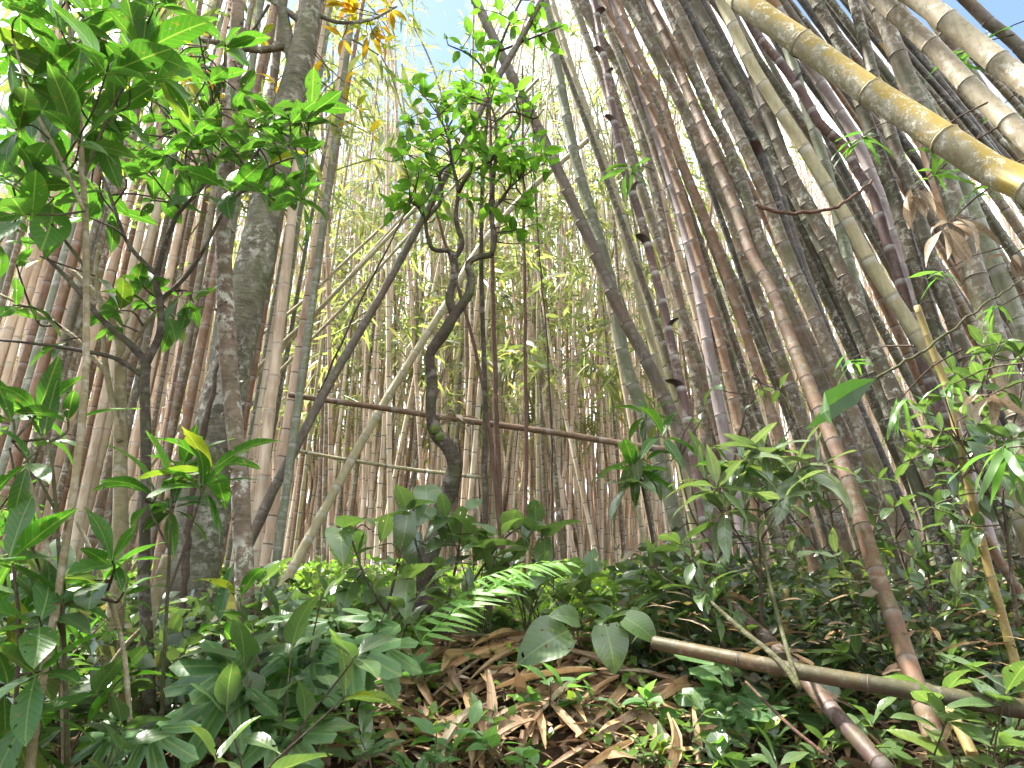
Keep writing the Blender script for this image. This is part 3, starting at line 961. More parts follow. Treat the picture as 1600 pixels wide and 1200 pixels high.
# fill of the right clump: further culms behind, too alike to tell apart
fan_rng = random.Random(11)
for i in range(58):
    bx = 1120 + 18 * i + fan_rng.uniform(-12, 12)
    lean = 0.30 + 0.26 * (bx - 1100) / 500 + fan_rng.uniform(-0.05, 0.05)
    Y = fan_rng.uniform(5.8, 8.5)
    pix = [(bx - lean * 860 * 1.0 + fan_rng.uniform(-10, 10), -20), (bx - lean * 560, 250), (bx - lean * 250, 560), (bx, 840)]
    cm = fan_rng.choice(['culm_grey', 'culm_mossy', 'culm_mossy', 'culm_dark', 'culm_brown', 'culm_black', 'culm_black'] + (['culm_far', 'culm_pale'] if bx < 1300 else []))  # mostly dark kinds: the shade inside the clump is put into their colour
    lab2 = '%s culm behind the front row of the leaning clump, towards its %s side' % ({'culm_grey': 'grey mottled', 'culm_mossy': 'mossy olive', 'culm_dark': 'dark smooth', 'culm_brown': 'reddish-brown', 'culm_far': 'tan', 'culm_pale': 'straw-pale', 'culm_black': 'shade-black'}[cm], 'inner' if bx < 1300 else ('middle' if bx < 1500 else 'outer'))
    px_culm(lab2, cm, pix, Y, fan_rng.uniform(13, 22), group=lab2, up=2.5, near=False)

# ---- single leaning culms and poles in the middle
px_culm('dark culm leaning from the lower stand up to the crooked tree', 'culm_dark', [(855, -20), (820, 50), (776, 125), (715, 240), (650, 360), (590, 470), (520, 590), (462, 700), (405, 812)], 5.6, 16, up=2.0)
px_culm('long pale culm leaning diagonally behind the crooked tree', 'culm_pale', [(918, 219), (820, 304), (746, 391), (700, 470), (600, 630), (505, 800), (430, 940)], 6.4, 15, Y2=8.2, up=0.3)
for k, (a, b, w) in enumerate([((640, 335), (395, 585), 9), ((610, 360), (380, 610), 8), ((655, 350), (420, 600), 7), ((575, 375), (370, 560), 7)]):
    px_culm('slim straw-coloured culm slanting in a bundle behind the big trunk', 'culm_pale', [a, ((a[0] + b[0]) / 2, (a[1] + b[1]) / 2 + 4), b, (b[0] - 150, b[1] + 190)], 7.4 + 0.2 * k, w, up=2.5, group='slanting straw-coloured culms')

def pole(label, mat, pix, Ys, w, name='bamboo_pole', **kw):
    pts = [at(x, y, Y) for (x, y), Y in zip(pix, Ys)]
    r = w / F * depth_of(pts[len(pts) // 2]) / 2
    return culm(label, mat, pts, r, r * 0.9, cat='pole', name=name, **kw)
pole('brown bamboo pole lying level across the grove behind the crooked tree', 'culm_brown', [(1066, 706), (990, 696), (860, 675), (720, 656), (600, 638), (452, 617)], [6.3, 6.35, 6.45, 6.5, 6.55, 6.6], 10, inter=0.5)
pole('thin bamboo pole lying level below the longer pole', 'culm_pale', [(750, 746), (640, 733), (540, 718), (440, 700)], [7.2, 7.2, 7.2, 7.2], 6, inter=0.4)
pole('mossy bamboo log lying across the undergrowth', 'culm_log', [(1660, 1118), (1600, 1108), (1440, 1082), (1280, 1055), (1160, 1032), (1022, 1004)], [2.6, 2.65, 2.8, 2.95, 3.1, 3.35], 27, name='bamboo_log', inter=0.42)
pole('plum-brown fallen culm sloping under the mossy log', 'culm_plum', [(1395, 1215), (1370, 1188), (1300, 1110), (1220, 1020), (1132, 938)], [2.75, 2.8, 3.0, 3.35, 3.9], 27, name='fallen_culm', inter=0.3)
pole('ochre-yellow broken culm stub rising below the mossy log', 'culm_ochre', [(1520, 1180), (1490, 1120), (1462, 1085)], [2.95, 3.05, 3.1], 18, name='culm_stub', inter=0.3)
px_culm('slim yellow-brown culm bending down beside the husk-wrapped culm', 'culm_ochre', [(1462, 560), (1480, 610), (1505, 720), (1535, 850), (1565, 960), (1605, 1100)], 3.5, 17, up=0.3, taper=0.85)
px_culm('short upright tan culm stub crossed by the mossy log', 'culm_ochre', [(1228, 920), (1226, 990), (1222, 1100)], 3.95, 17, up=0.0)
px_culm('brown dead culm leaning at the lower corner behind the yellow-brown culm', 'culm_brown', [(1540, 840), (1580, 905), (1640, 1000)], 3.9, 20, up=0.6)

# ---- thin hanging stems in the centre
def thin(label, mat, pix, Y, w, name='hanging_stem', up=1.5, cat='stem', sides=6):
    pts = [at(x, y, Y) for x, y in pix][::-1]
    d = (pts[0] - pts[1]).normalized()
    while pts[0].z > gz(pts[0].x, pts[0].y) - 0.05 and len(pts) < 60 and d.z < -0.2 and name == 'hanging_stem':
        pts.insert(0, pts[0] + d * 0.4)
    if up:
        pts.append(pts[-1] + (pts[-1] - pts[-2]).normalized() * up)
    r = w / F * depth_of(pts[len(pts) // 2]) / 2
    base = pts[0]
    o = tube_obj(name, pts, [r * 1.15, r, r * 0.7], M[mat], None, base, sides=sides, n=28, noise=0.004, seed=len(bpy.data.objects))
    o.location = base
    return tag(o, label, cat)
thin('straight thin dark stem standing right of the crooked tree', 'vine', [(818, 300), (820, 480), (823, 640), (820, 830)], 5.9, 5.5)
thin('thin dark stem slanting just right of the crooked trunk', 'vine', [(716, 450), (742, 540), (760, 640), (780, 800)], 6.1, 6)
thin('slim brown stem standing between two dark stems by the crooked tree', 'vine', [(768, 330), (770, 480), (774, 640), (782, 820)], 6.4, 8)
thin('hair-thin dark stem hanging in the middle of the far thicket', 'twig', [(845, 420), (856, 560), (862, 700), (864, 860)], 6.8, 3)
thin('black thin stem running beside the dark leaning culm', 'twig', [(632, 335), (560, 480), (510, 590), (455, 715)], 5.7, 4, up=0.2)
thin('brown curved twig strung across the leaning clump', 'vine', [(1362, 282), (1335, 305), (1300, 325), (1240, 333), (1196, 326), (1180, 318)], 4.1, 6, name='vine', up=0, cat='vine')
thin('green-brown twig rising across the hanging dry leaves', 'stem_green', [(1600, 435), (1520, 490), (1440, 550), (1370, 590)], 3.4, 4, name='twig', up=0, cat='twig')

# ---- the leaning stand on the left
lr = random.Random(5)
LEFT_L = {'culm_brown': 'reddish-brown culm of the close stand behind the big trunk', 'culm_grey': 'grey mottled culm of the close stand behind the big trunk',
          'culm_far': 'pinkish-tan culm of the close stand behind the big trunk', 'culm_pale': 'straw-pale culm of the close stand behind the big trunk',
          'culm_green': 'grey-green culm of the close stand behind the big trunk', 'culm_mossy': 'mossy dark culm of the close stand behind the big trunk'}
left_x = list(np.linspace(-70, 470, 62))
for i, x0 in enumerate(left_x):
    x0 += lr.uniform(-9, 9)
    mat = lr.choice(['culm_brown', 'culm_grey', 'culm_grey', 'culm_far', 'culm_far', 'culm_far', 'culm_mossy', 'culm_green', 'culm_brown'])
    Y = lr.uniform(4.9, 8.2)
    sl = (800 - x0) / 3160 * 1.05 + lr.uniform(-0.02, 0.06)
    bend = lr.uniform(-10, 18)
    pix = [(x0 + sl * 620 + bend, -20), (x0 + sl * 300, 300), (x0, 600), (x0 - sl * 300, 900)]
    lab2 = '%s, %s' % (LEFT_L[mat], 'near the left edge' if x0 < 110 else ('midway to the trunk' if x0 < 280 else 'close to the trunk'))
    px_culm(lab2, mat, pix, Y, lr.uniform(13, 23) * 5.4 / Y, up=2.5, group=lab2, near=(Y < 6.2), sprays=2, spray_z=4.0)

# ---- the stand between: culms of the middle distance and the thicket behind
mr = random.Random(21)
ZONES = [
    ((430, 660), 'middle-distance culm seen between the big trunk and the crooked tree', 'culms left of the crooked tree'),
    ((660, 930), 'middle-distance culm seen between the crooked tree and the leaning clump', 'culms right of the crooked tree'),
    ((930, 1250), 'middle-distance culm seen through the foot of the leaning clump', 'culms behind the leaning clump'),
    ((-300, 430), 'middle-distance culm seen through the close stand at the left', 'culms behind the close stand'),
    ((1250, 1900), 'middle-distance culm far behind the leaning clump', 'culms far behind the leaning clump'),
]
NEARISH = []
for (lo, hi), lab, grp in ZONES[:3]:
    for i in range({'culms left of the crooked tree': 64, 'culms right of the crooked tree': 64, 'culms behind the leaning clump': 48}[grp]):
        x0 = mr.uniform(lo, hi)
        Y = mr.uniform(9.0, 16.0)
        b = place(x0, Y)
        h = mr.uniform(9, 14)
        lx, ly = mr.gauss(0, 0.055), mr.gauss(0, 0.05)
        if mr.random() < 0.18:
            lx = mr.uniform(-0.28, 0.28)
        if x0 > 900:
            lx -= 0.10
        c = mr.gauss(0, 0.03)
        pts = [b - Vector((0, 0, 0.1)), b + Vector((lx * h * 0.4, ly * h * 0.4, h * 0.4)), b + Vector(((lx + c) * h * 0.75, ly * h * 0.75, h * 0.75)), b + Vector(((lx + 2.5 * c) * h, ly * h, h * 0.98))]
        if any(640 < a < 735 and b_ < 140 for a, b_ in (proj(p) for p in pts[1:])):
            continue
        cm = mr.choice(['culm_far', 'culm_far', 'culm_far', 'culm_grey', 'culm_brown', 'culm_pale'])
        how = 'upright' if abs(lx) < 0.07 else ('left-leaning' if lx < 0 else 'right-leaning')
        rad_ = mr.uniform(0.024, 0.042)
        lab2 = '%s %s %s %s' % ('slim' if rad_ < 0.033 else 'stout', how, {'culm_far': 'tan', 'culm_grey': 'grey mottled', 'culm_brown': 'reddish-brown', 'culm_pale': 'straw-pale'}[cm], lab)
        culm(lab2, cm, pts, rad_, 0.014, 0.32, group=lab2, near=False, sprays=5, spray_z=2.6)

# the thicket beyond: hundreds more that read as one mass
def mass_culms(n):
    VV, FF, UU, RR = [], [], [], []
    off = 0
    tops = []
    for i in range(n):
        Y = 13.5 + 17.0 * rng.random() ** 0.95
        x0 = rng.uniform(-350, 1950)
        x = (x0 - 800) / F * (Y * 0.97)
        z = float(gz(x, Y))
        h = rng.uniform(9, 15)
        lx, ly = rng.normal(0, 0.06), rng.normal(0, 0.05)
        if rng.random() < 0.15:
            lx = rng.uniform(-0.35, 0.35)
        c = rng.normal(0, 0.04)
        fs = np.array([0, 0.2, 0.4, 0.6, 0.8, 1.0])
        P = np.stack([x + (lx * fs + c * fs ** 2.5) * h, Y + ly * fs * h, z - 0.1 + fs * h * (1 - 0.05 * fs ** 3)], -1)
        if any(640 < a < 735 and b < 140 for a, b in (proj(p) for p in P[2:])) and rng.random() < 0.85:
            h *= 0.45
            P = np.stack([x + (lx * fs + c * fs ** 2.5) * h, Y + ly * fs * h, z - 0.1 + fs * h * (1 - 0.05 * fs ** 3)], -1)
        r0 = rng.uniform(0.02, 0.042)
        V, Fq, uv = tube_arrays(P, r0 * (1 - 0.6 * fs), 6, fs * h / 0.36)
        VV.append(V); FF.append(Fq + off); UU.append(uv); RR.append(np.full(len(V), rng.random()))
        off += len(V)
        tops.append((P, h))
    return np.vstack(VV), np.vstack(FF), np.vstack(UU), np.concatenate(RR), tops
V, Fq, uv, rd, TOPS = mass_culms(3200)
th = link('bamboo_thicket', mesh_np('bamboo_thicket', V, Fq, uv, rd, M['culm_far']))
tag(th, 'far thicket of countless pale culms closing the view', 'bamboo thicket', None, 'stuff')

def leaf_cloud(centres, per, spread, lmin, lmax, wfrac, droop, rgen, tri=False):
    """many small pointed leaves, each two folded quads, round the centres"""
    C = np.repeat(np.asarray(centres), per, axis=0)
    n = len(C)
    C = C + rgen.normal(0, 1, (n, 3)) * np.asarray(spread)
    d = rgen.normal(0, 1, (n, 3))
    d[:, 2] = d[:, 2] * 0.6 - droop
    d /= np.linalg.norm(d, axis=1)[:, None]
    x = np.cross(d, rgen.normal(0, 1, (n, 3)))
    x /= np.linalg.norm(x, axis=1)[:, None] + 1e-9
    nn = np.cross(x, d)
    l = rgen.uniform(lmin, lmax, n)[:, None]
    w = l * wfrac
    p0 = C
    pm = C + d * l * 0.42 - nn * w * 0.25
    p1 = C + d * l + np.array([0, 0, -0.12]) * l
    a, b = C + d * l * 0.42 - x * w, C + d * l * 0.42 + x * w
    V = np.stack([p0, a, pm, b, p1], 1).reshape(-1, 3)
    o = (np.arange(n) * 5)[:, None]
    Fq = np.concatenate([o + np.array([0, 1, 2]), o + np.array([1, 4, 2]), o + np.array([0, 2, 3]), o + np.array([2, 4, 3])], 0)
    uv = np.tile(np.array([(0.5, 0), (0.3, 0.5), (0.5, 0.5), (0.7, 0.5), (0.5, 1)]), (n, 1))
    return V, Fq, uv, np.repeat(rgen.random(n), 5)

cent = []
for P, h in TOPS:
    for q in range(rng.integers(0, 4)):
        f = rng.uniform(0.22, 1.0)
        p = np.array([np.interp(f, [0, 0.2, 0.4, 0.6, 0.8, 1], P[:, k]) for k in range(3)])
        p = p + rng.normal(0, 0.55, 3)
        px, py = proj(p)
        hole = math.exp(-((px - 685) / 80) ** 2 - ((py - 40) / 90) ** 2)
        if rng.random() < hole * 0.6:
            continue
        cent.append(p)
V, Fq, uv, rd = leaf_cloud(cent, 26, (0.42, 0.42, 0.34), 0.09, 0.20, 0.085, 0.5, rng)
# unseen culms and foliage round and above the camera, added to shade the foreground
gc, gV, gF, gU, gR, goff = [], [], [], [], [], 0
while len(gc) < 800:
    p = np.array([rng.uniform(-10, 10), rng.uniform(-10, 8.5), rng.uniform(5.0, 15.0)])
    if p[2] < 3.2 + 1.2 * max(0.0, p[1]):
        continue
    if p[1] > -1:
        px, py = proj(p)
        if depth_of(p) > 0.2 and -250 < px < 1850 and py > -230:
            continue
    gc.append(p)
for i in range(70):
    x, y = rng.uniform(-11, 11), rng.uniform(-12, -2.2)
    z, h, lx, ly = float(gz(x, y)), rng.uniform(10, 15), rng.normal(0, 0.08), rng.normal(0.08, 0.08)
    fs = np.linspace(0, 1, 8)
    Pg = np.stack([x + lx * fs * h, y + ly * fs * h, z - 0.1 + fs * h], -1)
    v_, f_, u_ = tube_arrays(Pg, 0.05 * (1 - 0.6 * fs), 7, fs * h / 0.34)
    gV.append(v_); gF.append(f_ + goff); gU.append(u_); gR.append(np.full(len(v_), rng.random())); goff += len(v_)
gt = link('bamboo_thicket', mesh_np('bamboo_thicket', np.vstack(gV), np.vstack(gF), np.vstack(gU), np.concatenate(gR), M['culm_far']))
tag(gt, 'unseen culms added behind the viewpoint under the shading foliage', 'bamboo thicket', None, 'stuff')
v_, f_, u_, r__ = leaf_cloud(gc, 26, (0.45, 0.45, 0.3), 0.2, 0.36, 0.10, 0.4, rng)
gl = link('bamboo_foliage', mesh_np('bamboo_foliage', v_, f_, u_, r__, M['leaf_bamboo'], shade=False))
tag(gl, 'unseen bamboo foliage added overhead to shade the near part of the grove', 'foliage', None, 'stuff')
cf = link('bamboo_foliage', mesh_np('bamboo_foliage', V, Fq, uv, rd, M['leaf_bamboo'], shade=False))
tag(cf, 'feathery yellow-green bamboo foliage hanging in the far thicket', 'foliage', None, 'stuff')

# ------------------------------------------------------------------ trees
def tree_px(name, label, cat, branches, mat, clusters, kind, twig_mat, leaf_n, Ybase, lump=0.0, sides=14, twig_r=0.004, axis_up=0.6, spread=1.1, extra_group=None):
    """branches: list of (pixel polyline with depths, [radii px]); first is the trunk, base first. clusters: (px,py,Y,n,leaf length m)"""
    root_pts = [at(*p) for p in branches[0][0]]
    b0 = root_pts[0]
    base = Vector((b0.x, b0.y, float(gz(b0.x, b0.y))))
    root = tag(empty(name, base), label, cat, extra_group)
    sk = []
    for i, (pl, wpx) in enumerate(branches):
        pts = [at(*p) for p in pl]
        rads = [w / F * depth_of(pts[min(len(pts) - 1, int(k * (len(pts) - 1) / max(1, len(wpx) - 1)))]) / 2 for k, w in enumerate(wpx)]
        n = max(8, 7 * len(pts))
        tube_obj('trunk' if i == 0 else 'branch', pts, rads, M[mat] if max(wpx) > 6 else M[twig_mat], root, base, sides=sides if i == 0 else 8, n=n, lump=lump if i == 0 else lump * 0.7, seed=i + len(name), noise=0.0)
        sk.append(catmull(pts, 24))
    S = np.vstack(sk)
    for (px, py, Y, n, ll) in clusters:
        c = at(px, py, Y)
        q = S[np.argmin(np.linalg.norm(S - np.array(c), axis=1))]
        mid = (Vector(q) + c) / 2 + Vector((random.uniform(-0.03, 0.03), random.uniform(-0.03, 0.03), random.uniform(-0.02, 0.05)))
        tw_o = root
        if (Vector(q) - c).length > 0.02:
            tw_o = tube_obj('twig', [Vector(q), mid, c], [twig_r * 1.4, twig_r], M[twig_mat], root, base, sides=5, n=7, cap=False)
        ax = (c - mid)
        ax = (ax.normalized() if ax.length > 0.01 else Vector((0, 0, 1))) + Vector((0, 0, axis_up))
        whorl(tw_o, base, c, n, ll, kind if isinstance(kind, str) else random.choice(kind), ax, spread)
    return root, base

def P3(pl, Y):
    return [(x, y, Y) if not isinstance(Y, (list, tuple)) else (x, y, Y[i]) for i, (x, y) in enumerate(pl)]

# the big trunk
OR = [(555, 20, 5.2, 7, .20), (590, 40, 5.2, 7, .20), (610, 15, 5.3, 6, .19), (535, 60, 5.1, 5, .18), (575, 55, 5.2, 6, .19), (600, 70, 5.2, 4, .18), (540, 10, 5.2, 6, .2), (505, 95, 5.0, 4, .16), (540, 130, 5.1, 4, .16), (310, 80, 4.7, 5, .18), (285, 115, 4.7, 6, .18),
      (335, 120, 4.7, 5, .17), (410, 55, 4.8, 5, .17), (300, 50, 4.7, 5, .18), (360, 150, 4.7, 4, .16), (560, 170, 5.1, 3, .14), (580, 210, 5.1, 3, .14), (430, 130, 4.8, 4, .15), (530, 200, 5, 3, .13)]
big, bbase = tree_px('big_tree', 'big grey mossy tree trunk leaning up to the top with a fork and orange leaves', 'tree',
    [(P3([(262, 1090), (285, 960), (310, 830), (335, 690), (372, 520), (400, 400), (430, 260), (458, 140), (476, 60), (497, -40)], 4.7), [105, 90, 80, 72, 62, 56, 49, 42, 36, 30]),
     (P3([(462, 118), (450, 60), (438, 0), (430, -60)], 4.7), [20, 18, 16, 14]),
     (P3([(466, 66), (445, 72), (400, 78), (350, 68), (290, 62), (230, 75)], 4.7), [12, 12, 11, 9, 7, 5]),
     (P3([(478, 45), (465, 30), (435, 8), (395, -20)], 4.7), [14, 11, 9, 8]),
     (P3([(490, 20), (530, 35), (580, 30), (620, 10)], [4.7, 4.9, 5.1, 5.3]), [8, 6, 5, 3]),
     (P3([(420, 8), (400, 40), (385, 60)], 4.7), [5, 4, 3])],
    'bark_big', OR, 'orange', 'twig', 0, 4.7, lump=0.035, sides=20)
for pl, w in [([(265, 1120), (225, 1150), (190, 1180)], [50, 30, 12]), ([(290, 1080), (330, 1130), (345, 1170)], [46, 26, 10])]:
    pts = [at(x, y, 4.6) for x, y in pl]
    pts = [Vector((p.x, p.y, max(p.z, float(gz(p.x, p.y)) - 0.05))) for p in pts]
    tube_obj('root', pts, [q / F * 2.2 for q in w], M['bark_big'], big, bbase, sides=10, n=12, lump=0.05)
o = tube_obj('climbing_vine', [at(352, 520, 4.42), at(335, 600, 4.44), at(318, 680, 4.42), at(300, 760, 4.4), at(292, 860, 4.4), at(280, 1040, 4.4)], [0.012, 0.02, 0.022, 0.02], M['twig'], None, at(280, 1040, 4.4), sides=7, n=40, lump=0.15, noise=0.006)
o.location = at(280, 1040, 4.4)
tag(o, 'black knotted vine climbing up the side of the big trunk', 'vine')

# the slender flaky tree
sl, sbase = tree_px('slender_tree', 'slender straight tree with flaky white-spotted bark in front of the big trunk', 'tree',
    [(P3([(402, 1180), (398, 1100), (385, 980), (380, 860), (374, 740), (360, 600), (352, 470), (350, 350), (357, 220), (366, 100), (374, -30)], 3.5), [40, 34, 30, 28, 28, 27, 26, 25, 23, 21, 19])],
    'bark_flaky', [], 'big', 'twig', 0, 3.5, lump=0.05)
r_ = random.Random(3)
tr = catmull([at(x, y, 3.5) for x, y in [(398, 1100), (380, 860), (360, 600), (350, 350), (366, 100), (374, -30)]], 120)
fl = []
for i in range(220):
    p = tr[r_.randrange(120)]
    th_ = r_.uniform(0, 6.28)
    fl.append((p[0] + 0.038 * math.cos(th_), p[1] + 0.038 * math.sin(th_), p[2]))
V, Fq, uv, rd = leaf_cloud(fl, 2, (0.004, 0.004, 0.01), 0.012, 0.03, 0.6, -0.3, rng)
fo = link('bark_flakes', mesh_np('bark_flakes', V - np.array(sbase), Fq, uv, rd, M['bark_flaky'], shade=False), sl)
fo['kind'] = 'stuff'

# the crooked tree in the middle
CR = []
cr_rng = random.Random(9)
for i in range(112):
    a, r = cr_rng.uniform(0, 6.28), cr_rng.random() ** 0.6
    px, py = 738 + 122 * r * math.cos(a), 246 + 130 * r * math.sin(a)
    if py > 330 and 690 < px < 760:
        continue
    CR.append((px, py, 5.0 + cr_rng.uniform(-0.35, 0.45), cr_rng.randint(3, 4), cr_rng.uniform(0.10, 0.155)))
CR += [(640, 130, 5, 3, .18), (660, 150, 5, 3, .17), (690, 155, 5, 3, .16), (770, 140, 5, 3, .16), (800, 155, 5, 3, .16), (735, 150, 5, 3, .16), (615, 330, 5, 3, .16), (640, 320, 5, 4, .17),
       (630, 300, 5, 4, .17), (805, 360, 5, 4, .17), (815, 380, 5, 4, .15), (845, 240, 5, 3, .17), (860, 260, 5, 2, .15), (835, 350, 5, 2, .17), (790, 350, 5, 3, .15), (655, 330, 5, 3, .15)]
crook, cbase = tree_px('crooked_tree', 'small crooked tree with twisted mossy trunk and green crown in the middle', 'tree',
    [(P3([(662, 960), (668, 880), (690, 800), (707, 750), (710, 722), (697, 694), (680, 674), (673, 645), (675, 600), (673, 552), (694, 520), (711, 490), (722, 476), (733, 458), (736, 434), (731, 415), (742, 404), (768, 398)], 5.0),
      [34, 31, 28, 26, 25, 23, 20, 17, 16, 16, 17, 17, 15, 13, 12, 10, 9, 9]),
     (P3([(708, 488), (702, 464), (709, 440), (710, 405), (700, 392), (678, 390), (668, 370), (664, 345), (655, 325), (640, 315)], 5.0), [14, 13, 12, 10, 8, 7, 6, 6, 5, 3]),
     (P3([(710, 405), (722, 380), (712, 340), (716, 300), (708, 260), (700, 215), (685, 180)], 5.0), [9, 8, 7, 6, 5, 4, 2]),
     (P3([(768, 398), (773, 370), (768, 335), (785, 310), (800, 290), (835, 262)], 5.0), [9, 8, 7, 6, 4, 2]),
     (P3([(768, 335), (770, 290), (775, 250), (790, 225), (812, 190), (806, 150)], [5.0, 5.1, 5.1, 5.1, 5.2, 5.2]), [9, 7, 6, 5, 4, 3]),
     (P3([(716, 300), (735, 270), (772, 245), (774, 190), (765, 160)], [5.0, 4.9, 4.9, 4.8, 4.8]), [8, 6, 5, 4, 3]),
     (P3([(664, 345), (690, 310), (688, 270), (720, 240), (700, 200)], [5, 5.2, 5.2, 5.3, 5.3]), [7, 6, 5, 4, 3]),
     (P3([(774, 190), (800, 175), (835, 185), (850, 170)], 4.9), [4, 3, 3, 2])],
    'bark_dark', CR, 'crown', 'twig', 0, 5.0, lump=0.07, sides=16, twig_r=0.004, axis_up=0.35, spread=1.25)
# moss cushions on the crooked trunk
for (x, y, s) in [(680, 672, 0.042), (694, 790, 0.05), (688, 684, 0.04)]:
    p = at(x, y, 4.975)
    me = bpy.data.meshes.new('moss_cushion')
    Vm, Fm = [], []
    for i in range(6):
        for j in range(10):
            a, b = math.pi * (i + 0.3) / 6.2, 2 * math.pi * j / 10
            rr = s * random.uniform(0.85, 1.15)
            Vm.append((rr * 1.1 * math.sin(a) * math.cos(b), rr * math.sin(a) * math.sin(b), 0.9 * rr * math.cos(a)))
    for i in range(5):
        for j in range(10):
            Fm.append((i * 10 + j, i * 10 + (j + 1) % 10, (i + 1) * 10 + (j + 1) % 10, (i + 1) * 10 + j))
    me.from_pydata(Vm, [], Fm)
    smooth(me)
    me.materials.append(M['moss'])
    link('moss_cushion', me, crook, Vector(p) - Vector(cbase))

# a leafy branch hanging in at the top behind the dark leaning culm
TOPC = [(780, 20, 5.6, 4, .18), (800, 40, 5.6, 4, .18), (830, 30, 5.6, 5, .18), (850, 55, 5.6, 5, .18), (780, 70, 5.6, 4, .17), (820, 60, 5.6, 4, .17), (860, 80, 5.6, 4, .16), (745, 80, 5.6, 4, .17), (735, 55, 5.6, 3, .15),
        (720, 80, 5.6, 3, .16), (750, 15, 5.6, 3, .16), (875, 40, 5.6, 3, .16), (760, 100, 5.6, 3, .16), (840, 10, 5.6, 4, .18), (700, 60, 5.6, 2, .16)]
tree_px('overhanging_sapling', 'leafy green sapling top above the crooked tree near the sky gap', 'tree',
    [(P3([(765, 980), (758, 800), (757, 600), (752, 420), (755, 260), (768, 130), (790, 50), (830, -30)], 5.6), [9, 8, 8, 7, 6, 5, 4, 3]),
     (P3([(768, 130), (740, 90), (700, 70)], 5.6), [4, 3, 2]), (P3([(780, 80), (830, 60), (880, 40)], 5.6), [4, 3, 2])],
    'bark_dark', TOPC, 'crown', 'twig', 0, 5.6, sides=8, axis_up=0.2)

# the broad-leaved saplings at the left
def jit(cl, Y0, Y1, n0, n1, l0, l1, seed):
    q = random.Random(seed)
    return [(x + q.uniform(-8, 8), y + q.uniform(-8, 8), q.uniform(Y0, Y1), q.randint(n0, n1), q.uniform(l0, l1)) for x, y in cl]
A1 = jit([(55, 60), (30, 20), (100, 30), (150, 20), (205, 25), (40, 130), (95, 110), (140, 150), (20, 200), (75, 190), (120, 215), (170, 100), (225, 75), (190, 180), (15, 90), (60, 250), (10, 280), (110, 160), (250, 120), (160, 55), (35, 330), (0, 380), (80, 310), (130, 60), (180, 10), (70, 0), (240, 10), (205, 130), (150, 205), (45, 290)], 1.9, 2.6, 5, 7, 0.17, 0.27, 1)
tree_px('broadleaf_sapling', 'near sapling with the biggest bright green leaves filling the upper left corner', 'tree',
    [(P3([(30, 1330), (60, 1100), (95, 900), (130, 640), (135, 420), (128, 250), (118, 130), (110, 60), (100, -40)], 2.3), [16, 14, 12, 11, 10, 9, 7, 5, 3]),
     (P3([(132, 330), (90, 240), (50, 160), (20, 60)], 2.2), [7, 6, 5, 3]), (P3([(130, 280), (170, 180), (215, 90), (250, 10)], 2.3), [6, 5, 4, 3]),
     (P3([(135, 420), (80, 350), (20, 290)], 2.3), [6, 4, 3])],
    'bark_pale', A1, 'big', 'stem_green', 0, 2.3, lump=0.03, sides=10, twig_r=0.003)
A2 = jit([(230, 150), (270, 180), (300, 210), (330, 240), (250, 240), (210, 230), (200, 280), (160, 290), (290, 260), (330, 190), (370, 170), (390, 200), (430, 170), (450, 185), (405, 290), (440, 290), (480, 245), (465, 310), (410, 240), (265, 310),
          (350, 130), (230, 320), (145, 345), (185, 335), (100, 300), (60, 330), (490, 170), (300, 150), (280, 90), (240, 40), (310, 30), (350, 70), (200, 210), (240, 190), (270, 240), (310, 180), (340, 215), (230, 270), (180, 240), (215, 110), (260, 70), (300, 100), (380, 150), (420, 215), (360, 250), (120, 260), (90, 350), (40, 370), (150, 310), (390, 230), (430, 260), (455, 220), (345, 165), (320, 130), (270, 130), (470, 200), (360, 300), (300, 310), (420, 310)], 2.9, 3.6, 4, 6, 0.14, 0.22, 2)
tree_px('branching_sapling', 'dark-branched sapling whose leaves hang before the big trunk, upper left', 'tree',
    [(P3([(235, 1260), (232, 1060), (225, 900), (228, 740), (226, 600), (228, 570), (205, 540), (160, 500), (110, 440), (70, 400)], 3.2), [22, 20, 18, 16, 15, 14, 11, 9, 7, 5]),
     (P3([(228, 570), (250, 520), (250, 470), (245, 430), (275, 340), (318, 290), (330, 240)], 3.2), [13, 12, 11, 10, 7, 5, 4]),
     (P3([(226, 590), (180, 560), (110, 545), (40, 535), (-20, 530)], 3.2), [9, 7, 6, 5, 4]),
     (P3([(245, 430), (200, 380), (170, 300), (150, 250)], 3.2), [8, 6, 5, 3]),
     (P3([(250, 470), (300, 420), (350, 330), (400, 240), (440, 190)], 3.3), [7, 6, 5, 4, 3]),
     (P3([(318, 290), (300, 240), (270, 200), (240, 150)], 3.2), [5, 4, 3, 2]),
     (P3([(350, 330), (400, 275), (445, 250), (480, 245)], 3.2), [5, 4, 3, 2]),
     (P3([(330, 240), (333, 170), (320, 100), (330, 50)], 3.3), [5, 4, 3, 2])],
    'bark_dark', A2, 'big', 'twig', 0, 3.2, lump=0.04, sides=10, twig_r=0.004)
A3 = jit([(210, 460), (240, 480), (285, 460), (180, 490), (300, 480), (195, 500), (265, 500), (230, 450)], 3.2, 3.5, 3, 4, 0.16, 0.22, 3) + jit([(30, 420), (70, 400), (20, 480), (90, 540), (60, 500)], 3.0, 3.4, 2, 3, 0.13, 0.18, 4)
